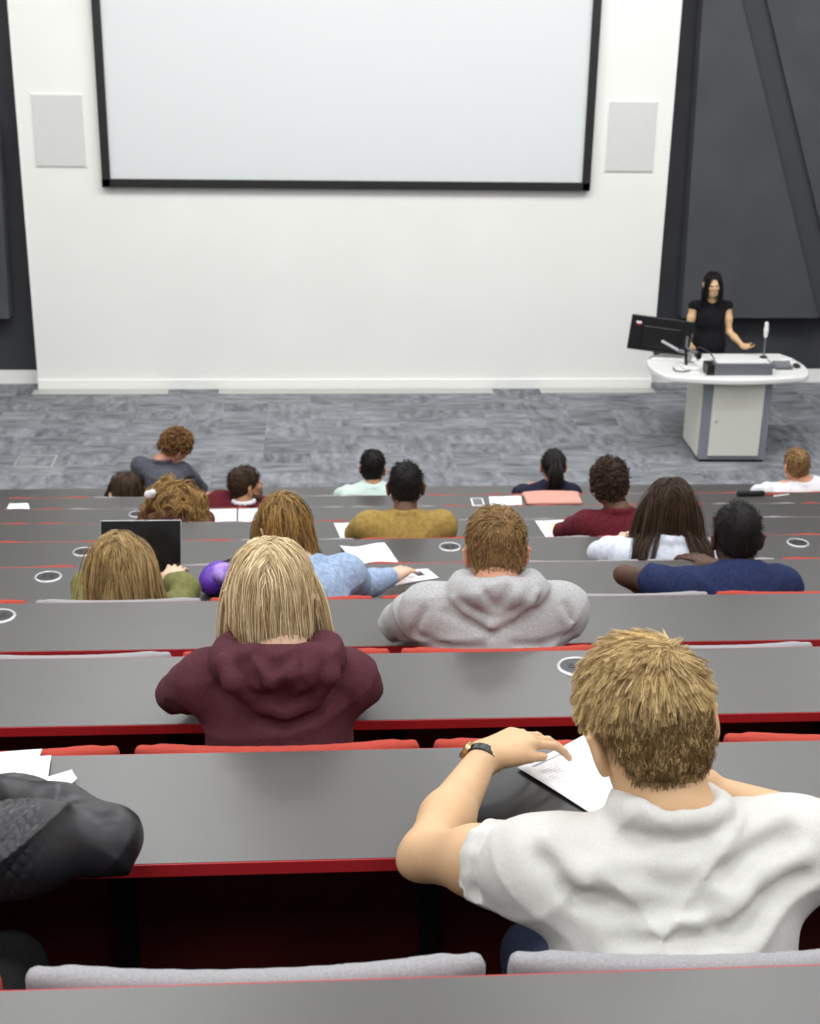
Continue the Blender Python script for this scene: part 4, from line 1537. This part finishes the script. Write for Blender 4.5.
# things at the right end
tp = empty('touch_panel', (4.53, 12.72, .86), 'small grey touch panel lying at the microphone end of the lectern', 'touch panel')
Rt = Matrix.Rotation(math.radians(14), 3, 'X')
box('casing', (4.50, 12.70, .895), (.17, .13, .022), M['grey_plastic'], tp, tp.location, rot=Rt, bevel=.005)
box('display', (4.50, 12.698, .9075), (.14, .10, .003), M['alu'], tp, tp.location, rot=Rt)
ms = Sdf()
ms.ell((4.655, 12.74, .875), (.035, .055, .022), k=.01)
ms.cut((0, 0, .8605), (0, 0, -1), k=.003)
tag(sdf_obj('computer_mouse', ms, .004, M['black_plastic'], None, (4.655, 12.74, .86)), 'small black computer mouse at the end of the lectern past the touch panel', 'mouse')
tag(box('notes_sheet', (4.10, 12.80, .8855), (.30, .21, .001), M['paper'], None, (4.10, 12.80, .885)), 'white notes lying flat on the lectern in front of the lecturer', 'paper')

# lecturer -----------------------------------------------------------
H = Head((3.955, 13.40, 1.525), 176, 6, 3, .94)
F = 0.
lloc = (3.98, 13.43, 0)
B = Sdf()
nb = np.array((3.965, 13.44, 1.365))
H.sdf(B, neck=nb, nr=.045)
pel = np.array((3.985, 13.46, .92))
ch = np.array((3.975, 13.45, 1.18))
B.ell(ch, (.125, .085, .15), k=.05)
B.cone(pel, ch, .10, .10, k=.05)
sh = [np.array((3.80, 13.45, 1.295)), np.array((4.14, 13.45, 1.295))]
el = [np.array((3.765, 13.43, 1.06)), np.array((4.165, 13.40, 1.045))]
wr = [np.array((3.72, 13.22, .965)), np.array((4.265, 13.22, .945))]
for i in (0, 1):
    B.cone(nb + (0, 0, -.02), sh[i], .040, .040, k=.05)
    B.chain([sh[i], sh[i] * .5 + el[i] * .5, el[i]], [.041, .037, .030], k=.03)
    B.chain([el[i], el[i] * .6 + wr[i] * .4, wr[i]], [.030, .032, .020], k=.02)
hand(B, wr[0], (-.2, -1, -.25), (.3, 0, -1), (1, -.1, .3), (15, 25, 15), sc=.9)
hand(B, wr[1], (.25, -1, .05), (-.4, -.1, .9), (.85, .3, .3), (10, 15, 10), spread=.16, sc=.92)
for sx in (-1, 1):
    B.chain([pel + (sx * .085, 0, -.05), pel + (sx * .08, .0, -.47), pel + (sx * .08, .02, -.84)], [.082, .052, .034], k=.03)
    a = pel + np.array((sx * .08, .0, -.875))
    B.chain([a, a + (sx * .02, -.12, 0)], [.032, .028], k=.02)
V, Q = B.mesh(.0055)
lw = raw_mesh('person', V, Q, SKIN['fair'], None, lloc)
tag(lw, 'woman lecturer in sleeveless black dress standing behind the lectern with one hand open', 'person')
H.eyes(lw, lloc)
T = Sdf()
T.ell(ch + (0, -.01, .01), (.150, .105, .16), k=.05)
for sx in (-1, 1):
    T.ell(ch + (sx * .062, -.075, .01), (.055, .045, .052), k=.04)
T.chain([ch + (0, 0, -.06), pel + (0, 0, .10), pel, pel + (0, 0, -.36)], [.125, .112, .155, .185], k=.05)
T.chain([sh[0] + (.0, 0, .0), nb + (-.035, .0, -.055), nb + (.035, 0, -.055), sh[1] + (.0, 0, 0)], [.055, .055, .055, .055], k=.04)
T.cut(pel + (0, 0, -.42), (0, 0, -1), k=.01)
T.cone(nb + (0, -.01, .0), nb + (0, -.02, .12), .046, .055, k=.01, op='s')
T.cone(nb + (0, -.085, -.04), nb + (0, -.125, -.15), .009, .011, k=.006, op='s')
sdf_obj('dress', T, .006, C_black, lw, lloc, fold_disp(.003, seed=3))
S = Sdf()
S.ell(H.w((0, .082, -.061)), np.array((.021, .012, .009)), H.R, k=.004)
sdf_obj('lips', S, .003, M['lips'], lw, lloc)
for sx in (-1, 1):
    S = Sdf()
    a = pel + np.array((sx * .08, .0, -.885))
    S.chain([a, a + (sx * .02, -.13, -.005)], [.036, .032], k=.02)
    S.cut((0, 0, .004), (0, 0, -1), k=.003)
    S.cut((0, 0, .06), (0, .3, 1), k=.003)
    sdf_obj('shoe', S, .006, M['shoe'], lw, lloc)
make_hair(lw, lloc, H, 'long', HAIR['black'], seed=5, body=None, n=260, nch=9, r0=.0016, r1=.001, cap_thick=.006, length=.20, wav=.03, front=.012, spread=.004)

# ------------------------------------------------------------------ papers and belongings on the desks
def paper_mat(name, marks, lines=.0):
    """marks: (u0,v0,u1,v1,colour) printed blocks; lines = strength of grey text lines."""
    m = mat(name, sr(240, 241, 243), .75, spec=.2)
    uv = N(m, 'ShaderNodeTexCoord').outputs['UV']
    sp = N(m, 'ShaderNodeSeparateXYZ')
    L(m, uv, sp.inputs[0])

    def rng_(o, a, b):
        g = N(m, 'ShaderNodeMath', operation='GREATER_THAN')
        g.inputs[1].default_value = a
        l_ = N(m, 'ShaderNodeMath', operation='LESS_THAN')
        l_.inputs[1].default_value = b
        x = N(m, 'ShaderNodeMath', operation='MULTIPLY')
        L(m, o, g.inputs[0])
        L(m, o, l_.inputs[0])
        L(m, g.outputs[0], x.inputs[0])
        L(m, l_.outputs[0], x.inputs[1])
        return x.outputs[0]

    def mul(a, b):
        x = N(m, 'ShaderNodeMath', operation='MULTIPLY')
        L(m, a, x.inputs[0])
        L(m, b, x.inputs[1])
        return x.outputs[0]

    last = None
    base = (*sr(240, 241, 243), 1)
    ms_ = []
    if lines:
        w = N(m, 'ShaderNodeMath', operation='PINGPONG')
        w.inputs[1].default_value = .014
        L(m, sp.outputs[1], w.inputs[0])
        a = rng_(w.outputs[0], .009, .014)
        nz = N(m, 'ShaderNodeTexNoise', Scale=60.0)
        L(m, uv, nz.inputs['Vector'])
        b = rng_(nz.outputs[0], .42, 1)
        c = mul(mul(a, b), mul(rng_(sp.outputs[0], .10, .90), rng_(sp.outputs[1], .30, .90)))
        ms_.append((c, tuple(v * (1 - lines) for v in sr(240, 241, 243))))
    for u0, v0, u1, v1, c in marks:
        ms_.append((mul(rng_(sp.outputs[0], u0, u1), rng_(sp.outputs[1], v0, v1)), c))
    for f_, c in ms_:
        x = N(m, 'ShaderNodeMix', data_type='RGBA')
        L(m, f_, x.inputs[0])
        if last is None:
            x.inputs[6].default_value = base
        else:
            L(m, last, x.inputs[6])
        x.inputs[7].default_value = (*c, 1)
        last = x.outputs[2]
    if last is not None:
        L(m, last, bsdf(m).inputs['Base Color'])
    return m


def sheet(name, quad, z, m, label, group=None, curl=.002, lift=None, n=10):
    """thin paper between four corners: near-left, near-right, far-right, far-left."""
    q = [np.array(p, float) for p in quad]
    V, UV = [], []
    for s_ in (0, 1):
        for j in range(n + 1):
            for i in range(n + 1):
                u, v = i / n, j / n
                p = q[0] * (1 - u) * (1 - v) + q[1] * u * (1 - v) + q[2] * u * v + q[3] * (1 - u) * v
                zz = z + .0012 + curl * (math.sin(3 * u + 2 * v) ** 2) + (lift(u, v) if lift else 0)
                V.append((p[0], p[1], zz - .0006 * s_))
    Fq = []
    m1 = (n + 1) ** 2
    for j in range(n):
        for i in range(n):
            a = j * (n + 1) + i
            Fq.append((a, a + 1, a + n + 2, a + n + 1))
            Fq.append((m1 + a, m1 + a + n + 1, m1 + a + n + 2, m1 + a + 1))
    for i in range(n):
        for a, b in ((i, i + 1), (n * (n + 1) + i + 1, n * (n + 1) + i), ((i + 1) * (n + 1), i * (n + 1)), (i * (n + 1) + n, (i + 1) * (n + 1) + n)):
            Fq.append((b, a, m1 + a, m1 + b))
    c = np.mean(q, 0)
    o = raw_mesh(name, V, Fq, m, None, (float(c[0]), float(c[1]), z))
    ul = o.data.uv_layers.new(name='UVMap')
    vi = np.zeros(len(o.data.loops), np.int32)
    o.data.loops.foreach_get('vertex_index', vi)
    uvv = np.array([((k % m1) % (n + 1) / n, (k % m1) // (n + 1) / n) for k in range(2 * m1)])
    ul.data.foreach_set('uv', uvv[vi].ravel())
    return tag(o, label, 'paper', group)


PM_text = paper_mat('printed page', [(.62, .10, .86, .125, sr(120, 200, 210)), (.62, .15, .80, .17, sr(150, 215, 220)), (.55, .05, .62, .07, sr(120, 120, 130)),
                                     (.10, .93, .45, .945, sr(150, 150, 155))], .28)
PM_plain = paper_mat('blank page', [])
PM_pink = paper_mat('page with pink print', [(.1, .1, .45, .5, sr(246, 214, 220)), (.55, .25, .9, .6, sr(244, 220, 226)), (.2, .7, .8, .74, sr(210, 205, 210))], .1)
PM_col = paper_mat('page with yellow and pink print', [(.45, .45, .95, .85, sr(240, 236, 170)), (.1, .05, .9, .30, sr(250, 205, 212))], .1)
PM_mag = paper_mat('magazine page', [(.15, .25, .42, .75, sr(238, 178, 170)), (.70, .40, .84, .80, sr(70, 70, 78)), (.5, .3, .66, .5, sr(200, 200, 205))], .1)
sheet('printed_sheet', [(.52, 1.965), (.665, 2.09), (.56, 2.325), (.368, 2.178)], 3.018, PM_text, 'printed white sheet held under the hand of the man in the white T-shirt', curl=.004)
nbk = empty('notebook', (.42, 2.03, 3.01), 'dark charcoal notebook lying under the printed sheet by the wristwatch arm', 'notebook')
Rn = Matrix.Rotation(math.radians(-4), 3, 'Z')
box('cover', (.43, 2.08, 3.0155), (.30, .21, .003), M['black_plastic'], nbk, nbk.location, rot=Rn, bevel=.001)
box('page_block', (.43, 2.08, 3.0125), (.29, .20, .004), M['paper'], nbk, nbk.location, rot=Rn)
z0 = zdesk(0)
sheet('loose_sheet', [(-.66, 2.10), (-.50, 2.05), (-.50, 2.292), (-.72, 2.27)], z0 + .000, PM_plain, 'lowest loose white sheet under the leather sleeve, its corner pointing at the seats ahead')
sheet('loose_sheet', [(-.66, 2.06), (-.46, 2.06), (-.478, 2.262), (-.66, 2.24)], z0 + .004, PM_plain, 'middle loose white sheet fanned out beside the black leather sleeve')
sheet('loose_sheet', [(-.62, 2.09), (-.445, 2.11), (-.418, 2.175), (-.432, 2.205)], z0 + .008, PM_plain, 'topmost loose white sheet reaching furthest from the black leather sleeve')
sheet('loose_sheet', [(.190, 5.752), (.392, 5.770), (.335, 5.985), (.128, 5.955)], zdesk(4), PM_plain, 'large white sheet lying askew ahead of the denim sleeve', curl=.012)
sheet('magazine_page', [(.30, 4.885), (.494, 4.965), (.455, 5.05), (.20, 5.02)], zdesk(3), PM_mag, 'white page with small coloured pictures at the denim cuff')
sheet('loose_sheet', [(.150, 6.76), (.262, 6.79), (.235, 6.98), (.118, 6.97)], zdesk(5), PM_plain, 'small white sheet half hidden by the mustard sleeve')
sheet('coloured_sheet', [(1.232, 6.70), (1.33, 6.70), (1.375, 6.99), (1.205, 6.98)], zdesk(5), PM_col, 'sheet with yellow and pink print beside the burgundy sleeve')
sheet('loose_sheet', [(-.615, 7.66), (-.44, 7.66), (-.45, 7.93), (-.64, 7.93)], zdesk(6), PM_pink, 'faintly pink printed sheet next to the curly golden brown hair')
sheet('loose_sheet', [(-.43, 7.66), (-.28, 7.66), (-.275, 7.94), (-.44, 7.93)], zdesk(6), PM_pink, 'faintly pink printed sheet below the bearded man')
sheet('loose_sheet', [(1.185, 8.60), (1.40, 8.60), (1.43, 8.87), (1.205, 8.86)], zdesk(7), PM_plain, 'white sheet on the desk behind the woman with the ponytail')
sheet('loose_sheet', [(-1.99, 8.70), (-1.84, 8.70), (-1.87, 8.80), (-1.99, 8.80)], zdesk(7), PM_plain, 'small white sheet at the left edge of the picture near the carpet')
# phone frame beside the ponytail woman
ph = empty('mobile_phone', (1.115, 8.76, zdesk(7)), 'small white mobile phone lying by the sheet behind the ponytail woman', 'phone')
box('case', (1.115, 8.74, zdesk(7) + .005), (.085, .15, .009), M['white_plastic'], ph, ph.location, bevel=.003)
box('display', (1.115, 8.74, zdesk(7) + .0102), (.062, .115, .002), M['grey_plastic'], ph, ph.location)
# salmon cloth behind the ponytail woman
s_ = Sdf()
s_.box((1.63, 8.78, zdesk(7) + .014), (.19, .10, .012), rr=.011)
s_.ell((1.63, 8.86, zdesk(7) + .018), (.20, .035, .020), k=.02)
s_.cut((0, 0, zdesk(7) + .001), (0, 0, -1), k=.002)
tag(sdf_obj('folded_jumper', s_, .008, M['pink_fab'], None, (1.63, 8.78, zdesk(7)), fold_disp(.003, seed=6)), 'folded salmon pink garment on the desk right behind the ponytail woman', 'garment')
# dark pencil case and pens near the white shirt man
pc = Sdf()
z7 = zdesk(7)
pc.chain([(2.93, 8.83, z7 + .02), (3.10, 8.84, z7 + .02)], [.018, .018], k=.01)
pc.cut((0, 0, z7 + .001), (0, 0, -1), k=.002)
tag(sdf_obj('pencil_case', pc, .005, M['black_cloth'], None, (3.0, 8.83, z7)), 'slim black pencil case on the desk beside the white shirt man', 'pencil case')
for a, b, c, lb in (((3.13, 8.84), (3.25, 8.86), M['red_fab'], 'red pen lying beside the black pencil case'), ((3.17, 8.81), (3.28, 8.84), M['white_plastic'], 'white pen lying beside the black pencil case')):
    bm = bmesh.new()
    add_cyl(bm, (*a, z7 + .007), (*b, z7 + .007), .006, .005, 8)
    add_cyl(bm, (*b, z7 + .007), (b[0] + .012, b[1] + .002, z7 + .007), .005, .001, 8)
    tag(bm_obj('pen', bm, c, None, (*a, z7)), lb, 'pen')
# white hair clip
hc = Sdf()
hc.ell((-.878, 7.22, 1.668), (.030, .024, .026), k=.01)
hc.ell((-.862, 7.21, 1.684), (.020, .018, .020), k=.01)
tag(sdf_obj('hair_clip', hc, .004, M['white_plastic'], None, (-.878, 7.22, 1.668)), 'puffy white clip in the curly golden brown hair', 'hair clip')

# laptop ------------------------------------------------------------
lp = empty('laptop', (-.64, 5.03, zdesk(3)), 'open silver laptop with a black display in front of the olive top woman', 'laptop')
z3 = zdesk(3)
lpl = lp.location
box('keyboard_base', (-.655, 4.875, z3 + .008), (.31, .215, .014), M['alu'], lp, lpl, bevel=.004)
box('keyboard', (-.655, 4.91, z3 + .0155), (.27, .10, .002), M['black_plastic'], lp, lpl)
box('touchpad', (-.655, 4.815, z3 + .0153), (.10, .06, .0015), M['grey_plastic'], lp, lpl)
Rl = Matrix.Rotation(math.radians(-22), 3, 'X')
lc = Vector((-.655, 4.985, z3 + .0165))


def LP(x, y, z):
    return lc + Rl @ Vector((x, y, z))


box('lid', LP(0, .003, .106), (.31, .006, .212), M['alu'], lp, lpl, rot=Rl, bevel=.002)
box('display', LP(0, -.0008, .107), (.302, .002, .204), M['screen_dark'], lp, lpl, rot=Rl)

# purple bag beside the denim jacket ---------------------------------
z3 = zdesk(3)
bg = empty('pencil_bag', (-.345, 4.87, z3), 'shiny purple zipped bag on the desk between the laptop and the denim jacket', 'bag')
S = Sdf()
S.ell((-.345, 4.87, z3 + .060), (.070, .06, .056), k=.02)
S.ell((-.38, 4.84, z3 + .045), (.045, .05, .045), k=.03)
S.cut((0, 0, z3 + .001), (0, 0, -1), k=.004)
sdf_obj('body', S, .005, M['purple'], bg, bg.location, fold_disp(.003, seed=8))
S = Sdf()
S.ell((-.325, 4.835, z3 + .086), (.058, .055, .040), k=.02)
sdf_obj('side_panel', S, .005, M['purple_light'], bg, bg.location, fold_disp(.002, seed=9))
tube('zip', [(-.385, 4.83, z3 + .088), (-.345, 4.87, z3 + .110), (-.31, 4.875, z3 + .124), (-.26, 4.89, z3 + .124)], .006, M['black_plastic'], bg, bg.location)
